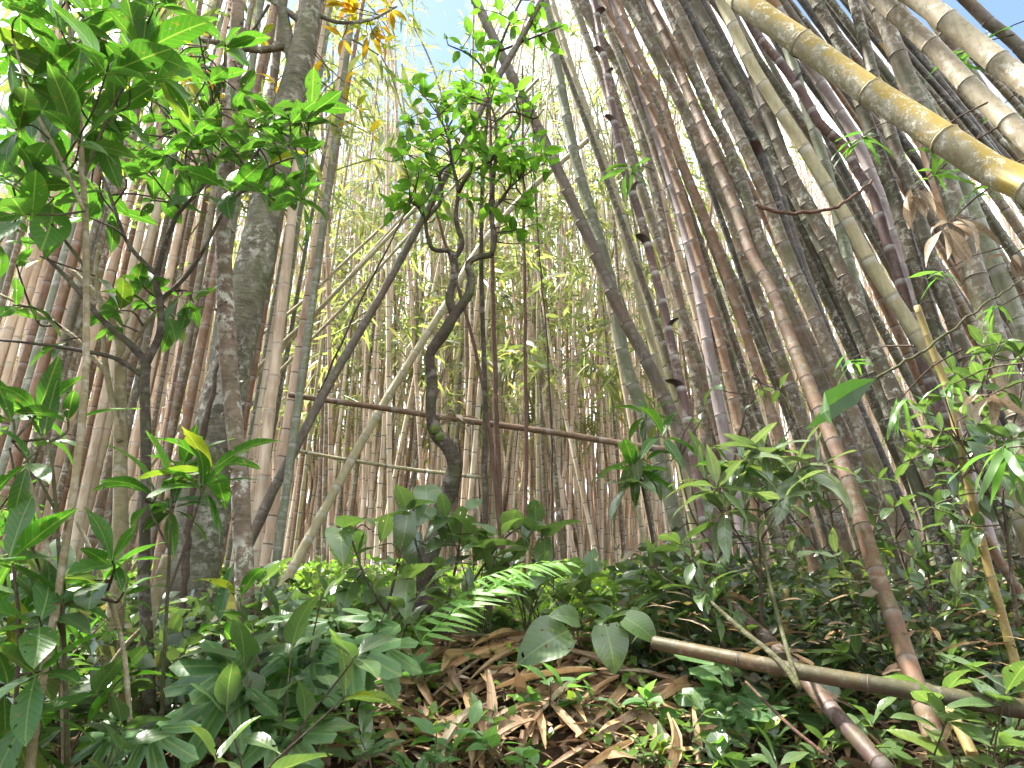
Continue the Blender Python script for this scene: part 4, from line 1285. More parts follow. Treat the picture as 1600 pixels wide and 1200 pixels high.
tree_px('pale_stemmed_tree', 'young tree with two pale upright stems at the left of the big trunk', 'tree',
    [(P3([(165, 1190), (168, 1100), (180, 960), (188, 820), (188, 700), (188, 580), (188, 540), (175, 500), (145, 455), (110, 420)], 3.45), [34, 32, 28, 24, 20, 19, 14, 11, 9, 7]),
     (P3([(205, 1160), (215, 1080), (228, 1000), (244, 930), (262, 868)], 3.35), [26, 24, 22, 20, 18]),
     (P3([(188, 690), (165, 570), (160, 500), (150, 430), (155, 380)], 3.4), [10, 9, 8, 7, 5]),
     (P3([(168, 585), (120, 530), (60, 490), (0, 460)], 3.4), [9, 7, 5, 4]),
     (P3([(188, 570), (225, 510), (285, 435), (320, 390)], 3.4), [9, 7, 5, 4])],
    'bark_pale', A3, 'big', 'twig', 0, 3.4, lump=0.04, sides=12)
A4 = jit([(60, 640), (20, 650), (100, 660), (75, 690), (30, 720)], 2.3, 2.6, 4, 6, 0.18, 0.26, 5)
tree_px('rosette_shrub', 'shrub with a rosette of long bright leaves and one yellow leaf at the left edge', 'shrub',
    [(P3([(105, 1200), (100, 1000), (88, 800), (78, 690)], 2.4), [8, 7, 6, 5]), (P3([(88, 800), (50, 730), (20, 690)], 2.4), [5, 4, 3]), (P3([(100, 1000), (40, 820), (15, 700)], 2.4), [5, 4, 3])],
    'stem_green', A4, 'biglance', 'stem_green', 0, 2.4, sides=7)
A5 = jit([(265, 740), (290, 720), (240, 780), (310, 760), (265, 800), (330, 720)], 2.7, 3.0, 5, 7, 0.2, 0.28, 6)
tree_px('rosette_shrub', 'shrub with arching green leaves and one yellow leaf below the big trunk', 'shrub',
    [(P3([(250, 1180), (258, 1000), (265, 860), (268, 760)], 2.85), [7, 6, 5, 4]), (P3([(262, 930), (290, 850), (315, 770)], 2.85), [4, 4, 3]), (P3([(265, 860), (240, 810), (225, 780)], 2.85), [4, 3, 3])],
    'stem_green', A5, 'biglance', 'twig', 0, 2.85, sides=7)
A6 = jit([(180, 870), (60, 900), (30, 960), (100, 900), (150, 900), (200, 920), (80, 960), (20, 860), (0, 800), (40, 800)], 2.3, 2.9, 4, 6, 0.18, 0.25, 8)
tree_px('leafy_shrub', 'dense dark-leaved shrub filling the lower left edge', 'shrub',
    [(P3([(105, 1250), (100, 1080), (95, 960), (70, 840), (40, 730)], 2.6), [14, 12, 9, 7, 6]), (P3([(205, 1150), (190, 1000), (150, 880), (118, 810)], 2.6), [9, 8, 7, 6]), (P3([(100, 1080), (60, 1020), (0, 960)], 2.6), [6, 5, 4])],
    'bark_pale', A6, ['biglance', 'big', 'dark'], 'twig', 0, 2.6, sides=8)

# ------------------------------------------------------------------ understorey plants
def plant(name, label, px, Y, h, nst, nl, ll, kind, group=None, lean=0.25, cat='plant', mat='stem_green', seed=0, top=True, r=0.005, along=0.45):
    q = random.Random(seed * 13 + 5)
    b = place(px, Y)
    root = tag(empty(name, b), label, cat, group)
    for s in range(nst):
        th = q.uniform(0, 6.28)
        k = lean * q.uniform(0.3, 1.3)
        hh = h * q.uniform(0.65, 1.1)
        tip = Vector((math.cos(th) * k * hh, math.sin(th) * k * hh * 0.7, hh))
        mid = Vector((tip.x * 0.3, tip.y * 0.3, hh * 0.55)) + Vector((q.uniform(-0.03, 0.03), q.uniform(-0.03, 0.03), 0))
        o0 = Vector((q.uniform(-0.04, 0.04), q.uniform(-0.04, 0.04), -0.04))
        pts = [o0, mid, tip]
        st_o = tube_obj('stem', pts, [r, r * 0.8, r * 0.5], M[mat], root, (0, 0, 0), sides=5, n=8, cap=False)
        cv = catmull(pts, 20)
        n_al = nl - (3 if top else 0)
        for i in range(max(0, n_al)):
            f = along + (1 - along) * (i + q.random()) / max(1, n_al)
            p = Vector(cv[min(19, int(f * 19))])
            a = i * 2.4 + q.uniform(-0.5, 0.5)
            d = Vector((math.cos(a), math.sin(a), q.uniform(0.05, 0.55)))
            add_leaf(st_o, (0, 0, 0), p, d, ll * q.uniform(0.65, 1.15), kind if isinstance(kind, str) else q.choice(kind))
        if top:
            whorl(st_o, (0, 0, 0), tip, 3, ll * 0.9, kind if isinstance(kind, str) else q.choice(kind), (tip - mid), 0.95)
    return root

plant('dark_stemmed_plant', 'plant with black thin stems and dull leaves behind the arching frond', 750, 4.0, 0.68, 6, 4, 0.21, ['heart', 'shiny'], lean=0.4, mat='twig', seed=3)
plant('broadleaf_plant', 'plant with hanging dark leaves right of the arching frond', 820, 4.2, 0.6, 5, 4, 0.22, ['heart', 'dark', 'shiny'], lean=0.4, mat='twig', seed=4)
plant('broadleaf_plant', 'large bright-leaved plant in the lower right corner', 1560, 2.75, 0.62, 3, 9, 0.24, 'shiny', lean=0.35, seed=8)
plant('broadleaf_plant', 'plant with quilted leaves beside the lower right corner plant', 1440, 2.9, 0.42, 3, 8, 0.19, 'shiny', lean=0.45, seed=9)
plant('broadleaf_plant', 'plant with leaves folding over the mossy log', 1240, 2.8, 0.25, 3, 6, 0.16, 'shiny', lean=0.4, seed=10)
plant('pinnate_plant', 'plant with shiny paired leaflets in front of the cinnamon-brown culm', 1400, 3.6, 0.75, 3, 12, 0.17, 'sheen', lean=0.5, seed=11)
plant('broadleaf_plant', 'small soft green plant in front of the dry husks, centre bottom', 800, 3.0, 0.22, 3, 5, 0.13, 'soft', lean=0.6, seed=12)
plant('broadleaf_plant', 'small soft green plant at the bottom left of the dry husks', 690, 2.95, 0.24, 3, 5, 0.13, 'soft', lean=0.6, seed=13)
QL = plant('quilted_leaf_plant', 'plant with one large quilted grey-green leaf right of the frond', 955, 3.75, 0.30, 2, 3, 0.2, 'heart', lean=0.3, seed=14)
for q0, q1 in [((945, 975), (965, 1040)), ((975, 965), (1025, 990)), ((890, 985), (815, 1020)), ((905, 970), (870, 955))]:
    a_, b_ = at(*q0, 3.55), at(*q1, 3.48)
    link('leaf', LV['heart'][0], QL, mtx=basis(a_ - QL.location, b_ - a_, (0, -0.8, 0.6), (b_ - a_).length * 1.15, 0.0, 1.15))
plant('quilted_leaf_plant', 'plant with shiny leaves beside the large quilted leaf', 900, 3.9, 0.42, 4, 4, 0.2, ['heart', 'shiny'], lean=0.5, seed=15)
def shrub_px(name, label, branches, clusters, kind, Y, mat='twig', spread=1.25, up=0.35, seed=1, n0=3, n1=4, l0=0.18, l1=0.25, yj=0.25):
    return tree_px(name, label, 'shrub', branches, mat, jit(clusters, Y - yj, Y + yj, n0, n1, l0, l1, seed), kind, 'twig', 0, Y, sides=7, axis_up=up, spread=spread, twig_r=0.003)
shrub_px('heart_leaf_shrub', 'shrub with heart-shaped pale leaves around the foot of the crooked tree',
         [(P3([(690, 1010), (700, 940), (715, 870), (722, 800)], 4.1), [6, 5, 4, 3]), (P3([(700, 940), (660, 880), (640, 810)], 4.1), [4, 4, 3]), (P3([(690, 1000), (745, 900), (790, 840), (830, 815)], 4.2), [5, 4, 3, 3])],
         [(640, 800), (668, 790), (705, 805), (728, 800), (735, 835), (700, 850), (660, 850), (760, 845), (790, 830), (835, 815), (690, 890), (740, 880), (650, 830), (850, 835), (770, 875)], ['heart', 'shiny', 'heart'], 4.1, spread=1.5, up=-0.1, seed=41, n0=2, n1=3, l0=0.17, l1=0.25)
shrub_px('heart_leaf_shrub', 'shrub with drooping grey-green leaves just left of the crooked tree foot',
         [(P3([(600, 1040), (605, 960), (620, 890), (630, 850)], 3.8), [6, 5, 4, 3]), (P3([(605, 960), (570, 900), (545, 830)], 3.8), [4, 3, 3]), (P3([(605, 980), (650, 930), (690, 900)], 3.8), [4, 3, 2])],
         [(590, 860), (620, 880), (560, 900), (540, 830), (590, 920), (640, 900), (610, 940), (560, 950), (660, 940), (700, 920), (630, 970), (540, 920), (580, 820)], ['heart', 'shiny', 'dark'], 3.8, spread=1.5, up=-0.1, seed=42, n0=2, n1=3, l0=0.18, l1=0.26)
shrub_px('whorled_shrub', 'shrub with long whorled leaves before the end of the level pole',
         [(P3([(1030, 960), (1022, 860), (1008, 780), (1000, 735), (1008, 670), (1010, 640)], 4.2), [6, 6, 5, 4, 3, 2])],
         [(1000, 735), (985, 730), (1012, 720), (1005, 760), (1010, 650), (1040, 690), (975, 755)], ['sheen', 'biglance'], 4.2, spread=1.3, up=0.3, seed=43, n0=5, n1=6, l0=0.22, l1=0.30, yj=0.1)
shrub_px('whorled_shrub', 'shrub with whorled leaves silvered by sky sheen at the foot of the leaning clump',
         [(P3([(1190, 1000), (1188, 900), (1185, 830), (1185, 770)], 3.8), [7, 6, 5, 4]), (P3([(1188, 900), (1150, 830), (1120, 790)], 3.8), [4, 3, 3]), (P3([(1186, 850), (1220, 790), (1245, 755)], 3.8), [4, 3, 3])],
         [(1185, 740), (1150, 735), (1210, 730), (1240, 725), (1120, 765), (1260, 750), (1175, 775), (1220, 775), (1140, 795), (1195, 705), (1100, 740), (1275, 725), (1165, 710)], ['sheen', 'sheen', 'sheen', 'biglance'], 3.5, spread=1.35, up=0.3, seed=44, n0=6, n1=8, l0=0.20, l1=0.28, yj=0.15)
shrub_px('whorled_shrub', 'shrub with fan of dark leaves left of the plum-brown fallen culm',
         [(P3([(1150, 1060), (1120, 980), (1100, 930), (1085, 900)], 3.6), [7, 6, 5, 4]), (P3([(1110, 960), (1080, 930), (1040, 905)], 3.6), [4, 3, 3])],
         [(1100, 920), (1075, 930), (1110, 940), (1050, 900), (1080, 880), (1130, 900), (1040, 930), (1010, 880), (1060, 850)], ['shinylance', 'shiny'], 3.6, spread=1.35, up=0.2, seed=45, n0=4, n1=6, l0=0.17, l1=0.24, yj=0.15)
shrub_px('round_leaf_shrub', 'shrub of small rounded grey-green leaves at the right edge beside the yellow-brown culm',
         [(P3([(1590, 980), (1575, 850), (1560, 720), (1540, 600)], 3.4), [6, 5, 4, 3]), (P3([(1575, 850), (1540, 760), (1500, 690)], 3.4), [4, 3, 3]), (P3([(1560, 720), (1590, 640), (1600, 560)], 3.4), [4, 3, 3])],
         [(1500, 690), (1520, 720), (1540, 650), (1560, 690), (1590, 640), (1570, 610), (1530, 600), (1510, 650), (1560, 740), (1590, 720), (1480, 700), (1540, 780), (1580, 800), (1500, 760), (1590, 560), (1550, 560), (1470, 730), (1520, 820), (1450, 690), (1440, 640), (1480, 620), (1500, 580), (1530, 540), (1570, 530), (1598, 600), (1470, 670), (1555, 640), (1585, 680), (1510, 740), (1460, 780), (1595, 760), (1540, 700), (1420, 720)], ['shiny', 'dark'], 3.4, spread=1.2, up=0.2, seed=46, n0=4, n1=6, l0=0.10, l1=0.15, yj=0.3)
shrub_px('climbing_shrub', 'straggling shrub of small shiny leaves before the inner culms of the leaning clump',
         [(P3([(1120, 1000), (1125, 880), (1140, 760), (1165, 640), (1175, 590)], 4.2), [6, 5, 4, 3, 2]), (P3([(1125, 880), (1080, 800), (1060, 720)], 4.2), [4, 3, 2]), (P3([(1140, 760), (1200, 720), (1240, 660)], 4.2), [4, 3, 2])],
         [(1098, 748), (1124, 765), (1175, 609), (1053, 833), (1102, 658), (1249, 726), (1217, 728), (1178, 634), (1177, 842), (1155, 805), (1184, 609), (1202, 761), (1110, 599), (1223, 727), (1194, 845), (1193, 857), (1129, 822), (1139, 861), (1226, 618), (1077, 653), (1243, 716), (1175, 677), (1151, 702), (1120, 760), (1167, 852), (1186, 859)], ['shiny', 'shinylance'], 4.2, spread=1.2, up=0.2, seed=48, n0=2, n1=4, l0=0.09, l1=0.15, yj=0.3)
shrub_px('climbing_shrub', 'dark small-leaved creeper climbing the foot of the leaning clump',
         [(P3([(1310, 1010), (1315, 920), (1305, 840), (1290, 760)], 4.3), [6, 5, 4, 3]), (P3([(1315, 920), (1270, 850), (1230, 800)], 4.3), [4, 3, 2]), (P3([(1310, 900), (1360, 840), (1380, 780)], 4.3), [4, 3, 2])],
         [(1366, 958), (1334, 776), (1366, 952), (1374, 865), (1341, 786), (1361, 866), (1268, 754), (1365, 958), (1235, 916), (1290, 773), (1270, 909), (1368, 750), (1324, 750), (1342, 813), (1370, 956), (1306, 960), (1273, 757), (1322, 747), (1254, 830), (1324, 774), (1227, 931), (1273, 951), (1372, 823), (1298, 854), (1329, 871), (1315, 876), (1380, 852), (1293, 898), (1260, 806), (1386, 855)], ['dark', 'shiny', 'dark'], 4.3, spread=1.2, up=0.1, seed=49, n0=3, n1=5, l0=0.08, l1=0.14, yj=0.3)
shrub_px('climbing_shrub', 'pale-leaved tangle growing between the cinnamon-brown culm and the yellow-brown culm',
         [(P3([(1460, 1050), (1455, 960), (1450, 880), (1440, 800)], 3.7), [6, 5, 4, 3]), (P3([(1455, 960), (1500, 880), (1520, 800)], 3.7), [4, 3, 2]), (P3([(1455, 960), (1420, 900), (1400, 840)], 3.7), [4, 3, 2])],
         [(1472, 783), (1452, 908), (1393, 915), (1485, 793), (1484, 883), (1492, 858), (1496, 942), (1393, 793), (1491, 992), (1428, 880), (1479, 850), (1445, 849), (1445, 911), (1435, 863), (1506, 786), (1475, 942), (1437, 829), (1511, 833), (1418, 876), (1495, 802), (1438, 853), (1515, 876), (1518, 817), (1441, 923), (1523, 879), (1424, 807)], ['shiny', 'shinylance', 'dark'], 3.7, spread=1.2, up=0.1, seed=50, n0=3, n1=4, l0=0.09, l1=0.15, yj=0.3)
shrub_px('dark_leaf_shrub', 'shrub with long dark leaves drooping in from the lower left edge',
         [(P3([(20, 1240), (25, 1100), (30, 980), (20, 880)], 2.3), [8, 7, 6, 4])],
         [(20, 880), (30, 930), (10, 1000), (50, 1050), (0, 1080), (60, 960), (70, 1130), (20, 1160)], ['biglance', 'dark', 'big'], 2.3, spread=1.2, up=0.3, seed=47, n0=4, n1=5, l0=0.22, l1=0.30, yj=0.2)
def show_leaf(root, kind, p0, p1, Y0, Y1, up, idx=None, widen=1.0):
    a_, b_ = at(p0[0], p0[1], Y0), at(p1[0], p1[1], Y1)
    me = LV[kind][idx] if idx is not None else random.choice(LV[kind])
    st = tube_obj('leaf_stalk', [Vector(root.location) - Vector((0, 0, 0.03)), (Vector(root.location) + a_) / 2 + Vector((0.02, 0, 0.03)), a_], [0.004, 0.003, 0.003], M['stem_green'], root, root.location, sides=5, n=8, cap=False)
    link('leaf', me, st, mtx=basis(a_ - Vector(root.location), b_ - a_, up, (b_ - a_).length * 1.25, 0.0, widen))
for k, (px, Y, h, lab) in enumerate([(345, 2.75, 0.50, 'lobed-leaf plant with the largest pale leaf at the foot of the slender tree'), (470, 3.1, 0.52, 'lobed-leaf plant right of the slender tree foot'),
                                     (215, 2.5, 0.30, 'lobed-leaf plant at the bottom edge left of the slender tree'), (430, 2.7, 0.22, 'lobed-leaf plant with finger-like leaves at the bottom edge'),
                                     (560, 3.3, 0.55, 'lobed-leaf plant with hanging leaves left of the dry husks'), (1130, 3.3, 0.30, 'lobed-leaf plant below the left end of the mossy log')]):
    LOB = plant('lobed_leaf_plant', lab, px, Y, h, 2, 2, 0.20 if k != 0 else 0.24, 'lobed', lean=0.5, seed=30 + k, top=False)
    for (q0, q1) in {0: [((392, 1062), (268, 1118)), ((372, 1050), (300, 1035))], 1: [((455, 1015), (520, 1055)), ((500, 1010), (440, 1060)), ((545, 1020), (600, 1035))], 2: [((185, 1140), (140, 1195)), ((232, 1135), (245, 1200))],
                     3: [((440, 1145), (385, 1180)), ((445, 1145), (480, 1185))], 4: [((560, 990), (565, 1060)), ((585, 1000), (610, 1060))], 5: [((1140, 1080), (1100, 1130)), ((1150, 1085), (1190, 1130))]}[k]:
        show_leaf(LOB, 'lobed', q0, q1, Y, Y - 0.08, (0, -0.75, 0.65))

# arching frond in the centre
fb = place(620, 3.7)
fr_root = tag(empty('arching_fern', fb), 'bright green arching fern frond in front of the crooked tree foot', 'fern')
tube_obj('stalk', [fb, at(632, 985, 3.68), at(650, 975, 3.65)], [0.006, 0.005], M['stem_green'], fr_root, fb, sides=5, n=8)
a, b = at(640, 985, 3.65), at(800, 895, 3.55)
for (p0, p1, s) in ((a, b, 1.0), (at(650, 1010, 3.6), at(770, 910, 3.5), 0.8), (at(740, 910, 3.6), at(872, 878, 3.55), 0.75)):
    d = p1 - p0
    link('frond', LV['frond'][0], fr_root, mtx=basis(p0 - fb, d + Vector((0, 0, 0.25 * d.length)), (0, -0.5, 1), d.length * 1.1))
for k, (px, Y, lab) in enumerate([(1345, 4.4, 'small dark fern at the foot of the leaning clump'), (1570, 3.7, 'small fern beside the yellow-brown culm'), (1010, 4.3, 'small fern behind the large quilted leaf')]):
    b = place(px, Y)
    e = tag(empty('small_fern', b), lab, 'fern')
    for j in range(5):
        th_ = j * 1.26 + k
        link('frond', LV['darkfrond'][j % 2], e, mtx=basis((0, 0, 0.12), (math.cos(th_), math.sin(th_), 0.75), s=0.38))
    tube_obj('stalk', [Vector((0, 0, -0.03)), Vector((0, 0, 0.14))], [0.012, 0.008], M['stem_green'], e, (0, 0, 0), sides=5, n=6)

# undergrowth plants, countable, in the three thickly grown places
ug = random.Random(77)
UG = [
    ((620, 900), (2.6, 3.6), 12, (0.06, 0.2), (0.09, 0.15), ['soft', 'shiny', 'soft'], 'seedling growing through the husks of the bank', 'x'),
    ((880, 1180), (2.6, 3.4), 12, (0.08, 0.2), (0.10, 0.16), ['soft', 'shiny', 'shinylance'], 'plant on the right shoulder of the husk bank', 'x'),
    ((440, 640), (2.6, 3.5), 14, (0.1, 0.3), (0.12, 0.18), ['soft', 'shiny', 'biglance'], 'plant on the left shoulder of the husk bank', 'x'),
    ((-40, 470), (2.3, 4.2), 26, (0.25, 0.7), (0.14, 0.25), ['dark', 'shiny', 'biglance', 'shinylance'], 'plant among the stems at the lower left', 'low plants at the lower left'),
    ((470, 1000), (3.9, 5.2), 20, (0.15, 0.42), (0.12, 0.2), ['shiny', 'heart', 'soft', 'dark'], 'plant behind the crest of dry husks', 'low plants behind the husks'),
    ((1000, 1640), (2.9, 5.0), 56, (0.12, 0.6), (0.12, 0.2), ['shiny', 'shinylance', 'shiny', 'dark'], 'plant in the undergrowth below the leaning clump', 'low plants below the leaning clump'),
]
for (x0, x1), (y0, y1), n, (h0, h1), (l0, l1), kinds, lab, grp in UG:
    for i in range(n):
        lx_, ly_, lh_ = ug.uniform(x0, x1), ug.uniform(y0, y1), ug.uniform(h0, h1)
        if lx_ > 1000 and ly_ < 3.5:
            lh_ = min(lh_, 0.15)
        kd = ug.choice(kinds)
        lab2 = '%s %s%s' % ('knee-high' if lh_ > 0.4 else 'short', {'dark': 'dull dark-green ', 'shiny': 'round-leaved ', 'biglance': 'bright long-leaved ', 'shinylance': 'narrow-leaved ', 'heart': 'heart-leaved ', 'soft': 'soft pale-green '}[kd], lab)
        plant('low_plant', lab2, lx_, ly_, lh_, ug.randint(2, 3), ug.randint(4, 6), ug.uniform(l0, l1), [kd], group=lab2, lean=0.5, seed=ug.randint(0, 9999), mat=ug.choice(['stem_green', 'twig']))

# saplings of bamboo blades near the clump, and the bleached hanging leaves
def blade_bunch(label, px, py, Y, n, ll, kind, droop=-0.3, group=None, name='bamboo_leaf_branch', toward=(0, 0, 0)):
    c = at(px, py, Y)
    b = c - Vector(toward)
    e = tag(empty(name, b), label, 'branch', group)
    tube_obj('twig', [b, (b + c) / 2 + Vector((0.0, 0, 0.03)), c], [0.005, 0.004, 0.003], M['twig'], e, b, sides=5, n=6, cap=False)
    for i in range(n):
        th_ = random.uniform(0, 6.28)
        add_leaf(e, b, c + Vector((random.uniform(-.03, .03), random.uniform(-.03, .03), random.uniform(-.03, .03))), (math.cos(th_), math.sin(th_) * 0.6, droop + random.uniform(-0.4, 0.4)), ll * random.uniform(0.7, 1.2), kind)
    return e
blade_bunch('hand-shaped spray of green bamboo leaves between purple and dark leaning culms', 985, 262, 5.3, 8, 0.34, 'blade', -0.5, toward=(-0.18, 0.1, 0.1))
blade_bunch('spray of green bamboo leaves hanging by the curved twig', 1345, 215, 4.0, 9, 0.22, 'blade', -0.3, toward=(-0.1, 0.3, 0.1))
blade_bunch('bright bamboo leaves beside the thick end of the yellow mossy culm', 1460, 275, 3.4, 9, 0.2, 'blade', 0.1, toward=(-0.1, 0.4, 0.0))
blade_bunch('bleached leaf tuft caught on the level pole beside the crooked tree', 712, 652, 6.35, 7, 0.2, 'bleached', 0.0, toward=(0.05, 0.1, -0.03))
blade_bunch('bleached dry leaves hanging below the yellow mossy culm', 1480, 350, 3.3, 8, 0.22, 'bleached', -0.7, toward=(-0.1, 0.5, 0.0))
blade_bunch('bleached dry leaves hanging left of the husk-wrapped culm', 1425, 300, 3.6, 7, 0.2, 'bleached', -0.8, toward=(-0.1, 0.5, 0.0))
blade_bunch('grey-green bamboo leaves drooping at the lower right edge', 1575, 700, 2.9, 11, 0.3, 'blade', -0.7, toward=(-0.2, 0.3, 0.1))
blade_bunch('green bamboo leaves at the top edge of the corner culms', 1545, 60, 3.8, 10, 0.25, 'blade', -0.2, toward=(-0.2, 0.3, 0.1))
blade_bunch('green bamboo leaves between the two lichen-crusted culms', 1490, 90, 4.0, 9, 0.24, 'blade', -0.2, toward=(-0.2, 0.3, 0.1))
blade_bunch('small green leaves on the twig near the folded leaf', 1330, 560, 3.5, 7, 0.16, 'blade', -0.2, toward=(-0.1, 0.4, 0.1))
blade_bunch('grey drooping bamboo leaves behind the folded leaf', 1410, 620, 3.6, 9, 0.26, 'blade', -0.9, toward=(-0.1, 0.4, -0.1))
for k, (x, y) in enumerate([(1560, 170), (1590, 200), (1440, 230), (1520, 300), (1580, 400), (1560, 480), (1470, 430), (1540, 620), (1490, 600), (1590, 560)]):
    bk = 'bleached' if k % 3 == 1 else 'blade'
    blade_bunch('loose %s bamboo leaves at the right edge, %s' % ('bleached' if bk == 'bleached' else 'green', 'above the yellow mossy culm' if y < 240 and x > 1500 else ('beside the yellow mossy culm' if y < 350 else ('under the hanging dry leaves' if y < 500 else 'above the small round-leaved shrub'))), x, y, random.uniform(3.0, 4.2), 6, 0.17, bk, -0.3, 'leaf bunches at the right edge', toward=(-0.1, 0.4, 0.05))

# the folded large leaf
p0 = at(1368, 592, 3.3)
e = tag(empty('folded_leaf', p0), 'large folded dark green leaf with a pale turned-back tip before the leaning clump', 'leaf')
q0, q1, q2 = at(1368, 592, 3.3), at(1288, 612, 3.22), at(1298, 662, 3.2)
m1 = bpy.data.meshes.new('blade')
pts = [at(1368, 592, 3.3), at(1330, 592, 3.24), at(1288, 612, 3.2), at(1284, 640, 3.2), at(1258, 672, 3.2), at(1300, 655, 3.24), at(1340, 630, 3.27), at(1330, 612, 3.29), at(1296, 634, 3.26)]
m1.from_pydata([tuple(Vector(p) - p0) for p in pts], [], [(0, 1, 7), (1, 2, 8, 7), (2, 3, 8), (3, 4, 5), (3, 5, 8), (5, 6, 7, 8), (6, 0, 7)])
set_uv(m1, [(0.5 + 0.03 * i, 0.1 * i) for i in range(9)])
m1.materials.append(M['leaf_fold'])
link('blade', m1, e)
m2 = bpy.data.meshes.new('turned_tip')
pts = [at(1288, 612, 3.19), at(1281, 648, 3.16), at(1301, 665, 3.14), at(1296, 640, 3.15)]
m2.from_pydata([tuple(Vector(p) - p0) for p in pts], [], [(0, 1, 3), (1, 2, 3)])
set_uv(m2, [(0.5, 0), (0.4, 0.5), (0.5, 1), (0.6, 0.5)])
m2.materials.append(M['leaf_soft'])
link('turned_tip', m2, e)

# ------------------------------------------------------------------ ground cover that nobody could count
def cover(name, label, px_rng, Y_rng, n, hmax, lmin, lmax, wfrac, mat, per=5, sp=0.05):
    Y = rng.uniform(Y_rng[0], Y_rng[1], n)
    px = rng.uniform(px_rng[0], px_rng[1], n)
    x = (px - 800) / F * (Y * 0.95)
    z = gz(x, Y) + hmax * rng.random(n) ** 1.6
    V, Fq, uv, rd = leaf_cloud(np.stack([x, Y, z], -1), per, (sp, sp, sp * 0.6), lmin, lmax, wfrac, 0.1, rng)
    o = link(name, mesh_np(name, V, Fq, uv, rd, M[mat], shade=False))
    return tag(o, label, 'undergrowth', None, 'stuff')
cover('ground_cover', 'bright yellow-green low growth on the slope under the far thicket', (-200, 1800), (5.0, 13.0), 6500, 0.42, 0.05, 0.11, 0.28, 'leaf_cover', 6, 0.08)
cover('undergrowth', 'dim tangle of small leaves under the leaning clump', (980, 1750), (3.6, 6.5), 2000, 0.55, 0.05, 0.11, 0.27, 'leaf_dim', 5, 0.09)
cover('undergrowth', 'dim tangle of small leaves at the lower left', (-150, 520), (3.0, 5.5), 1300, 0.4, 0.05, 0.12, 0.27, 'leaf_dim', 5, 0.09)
cover('bank_weeds', 'sparse small weeds on the husk-covered bank', (450, 1250), (2.6, 4.2), 380, 0.14, 0.03, 0.07, 0.3, 'leaf_cover', 4, 0.04)

def strips(name, label, n, px_rng, Y_rng, lmin, lmax, mat, zmax=0.07):
    Y = rng.uniform(*Y_rng, n)
    x = (rng.uniform(*px_rng, n) - 800) / F * Y * 0.95
    z = gz(x, Y) + rng.uniform(0.005, zmax, n)
    a = rng.uniform(0, np.pi * 2, n)
    d = np.stack([np.cos(a), np.sin(a), rng.normal(0.0, 0.25, n)], -1)
    l = rng.uniform(lmin, lmax, n)[:, None]
    s = np.cross(d, np.stack([rng.normal(0, 0.4, n), rng.normal(0, 0.4, n), np.ones(n)], -1))
    s /= np.linalg.norm(s, axis=1)[:, None]
    w = l * rng.uniform(0.035, 0.11, n)[:, None]
    C = np.stack([x, Y, z], -1)
    rows = []
    for f, ww, dz in ((-0.5, 0.5, -0.03), (-0.1, 1, 0.05), (0.25, 0.8, 0.06), (0.5, 0.1, 0.0)):
        c = C + d * l * f + np.array([0, 0, 1]) * dz * l
        rows += [c - s * w * ww, c + s * w * ww]
    V = np.stack(rows, 1).reshape(-1, 3)
    o = (np.arange(n) * 8)[:, None]
    Fq = np.concatenate([o + np.array([0, 1, 3, 2]), o + np.array([2, 3, 5, 4]), o + np.array([4, 5, 7, 6])])
    uv = np.tile(np.array([(0, 0), (1, 0), (0, .4), (1, .4), (0, .75), (1, .75), (0, 1), (1, 1)]), (n, 1))
    ob = link(name, mesh_np(name, V, Fq, uv, np.repeat(rng.random(n), 8), M[mat]))
    return tag(ob, label, 'litter', None, 'stuff')
strips('leaf_litter', 'fine dry bamboo litter over the bank and under the plants', 9000, (-150, 1750), (2.2, 7.5), 0.05, 0.22, 'dry')
strips('husk_shreds', 'thin dry shreds and blades strewn through the husks on the bank', 450, (450, 1150), (2.65, 4.1), 0.12, 0.34, 'dry', 0.06)
strips('caught_litter', 'dead bamboo leaves caught in the undergrowth below the leaning clump', 1100, (1020, 1720), (3.2, 6.0), 0.05, 0.2, 'dry', 0.55)

# ---- fallen culm sheaths, one by one
def husk_mesh(seed):
    r_ = np.random.default_rng(seed)
    nt, na = 8, 4
    V, uv = [], []
    curl = r_.uniform(0.6, 1.9)
    wid = r_.uniform(0.05, 0.10)
    arch = r_.uniform(-0.10, 0.16)
    tw = r_.uniform(-0.8, 0.8)
    for i in range(nt + 1):
        t = i / nt
        w = wid * (math.sin(math.pi * (0.18 + 0.8 * t)) ** 0.8) * (1 + 0.08 * r_.uniform(-1, 1))
        for j in range(na + 1):
            s = (j / na - 0.5) * 2
            a = s * curl
            x, z = w * math.sin(a) / max(0.4, curl), w * (1 - math.cos(a)) / max(0.4, curl)
            c, q = math.cos(tw * t), math.sin(tw * t)
            V.append((x * c - z * q, t - 0.5, x * q + z * c + arch * math.sin(math.pi * t) * 1.0))
            uv.append((j / na, t))
    Fq = [(i * (na + 1) + j, i * (na + 1) + j + 1, (i + 1) * (na + 1) + j + 1, (i + 1) * (na + 1) + j) for i in range(nt) for j in range(na)]
    return mesh_np('dry_husk', V, Fq, uv, mat=M['dry'])
HUSKS = [husk_mesh(i) for i in range(14)]
hq = random.Random(4)
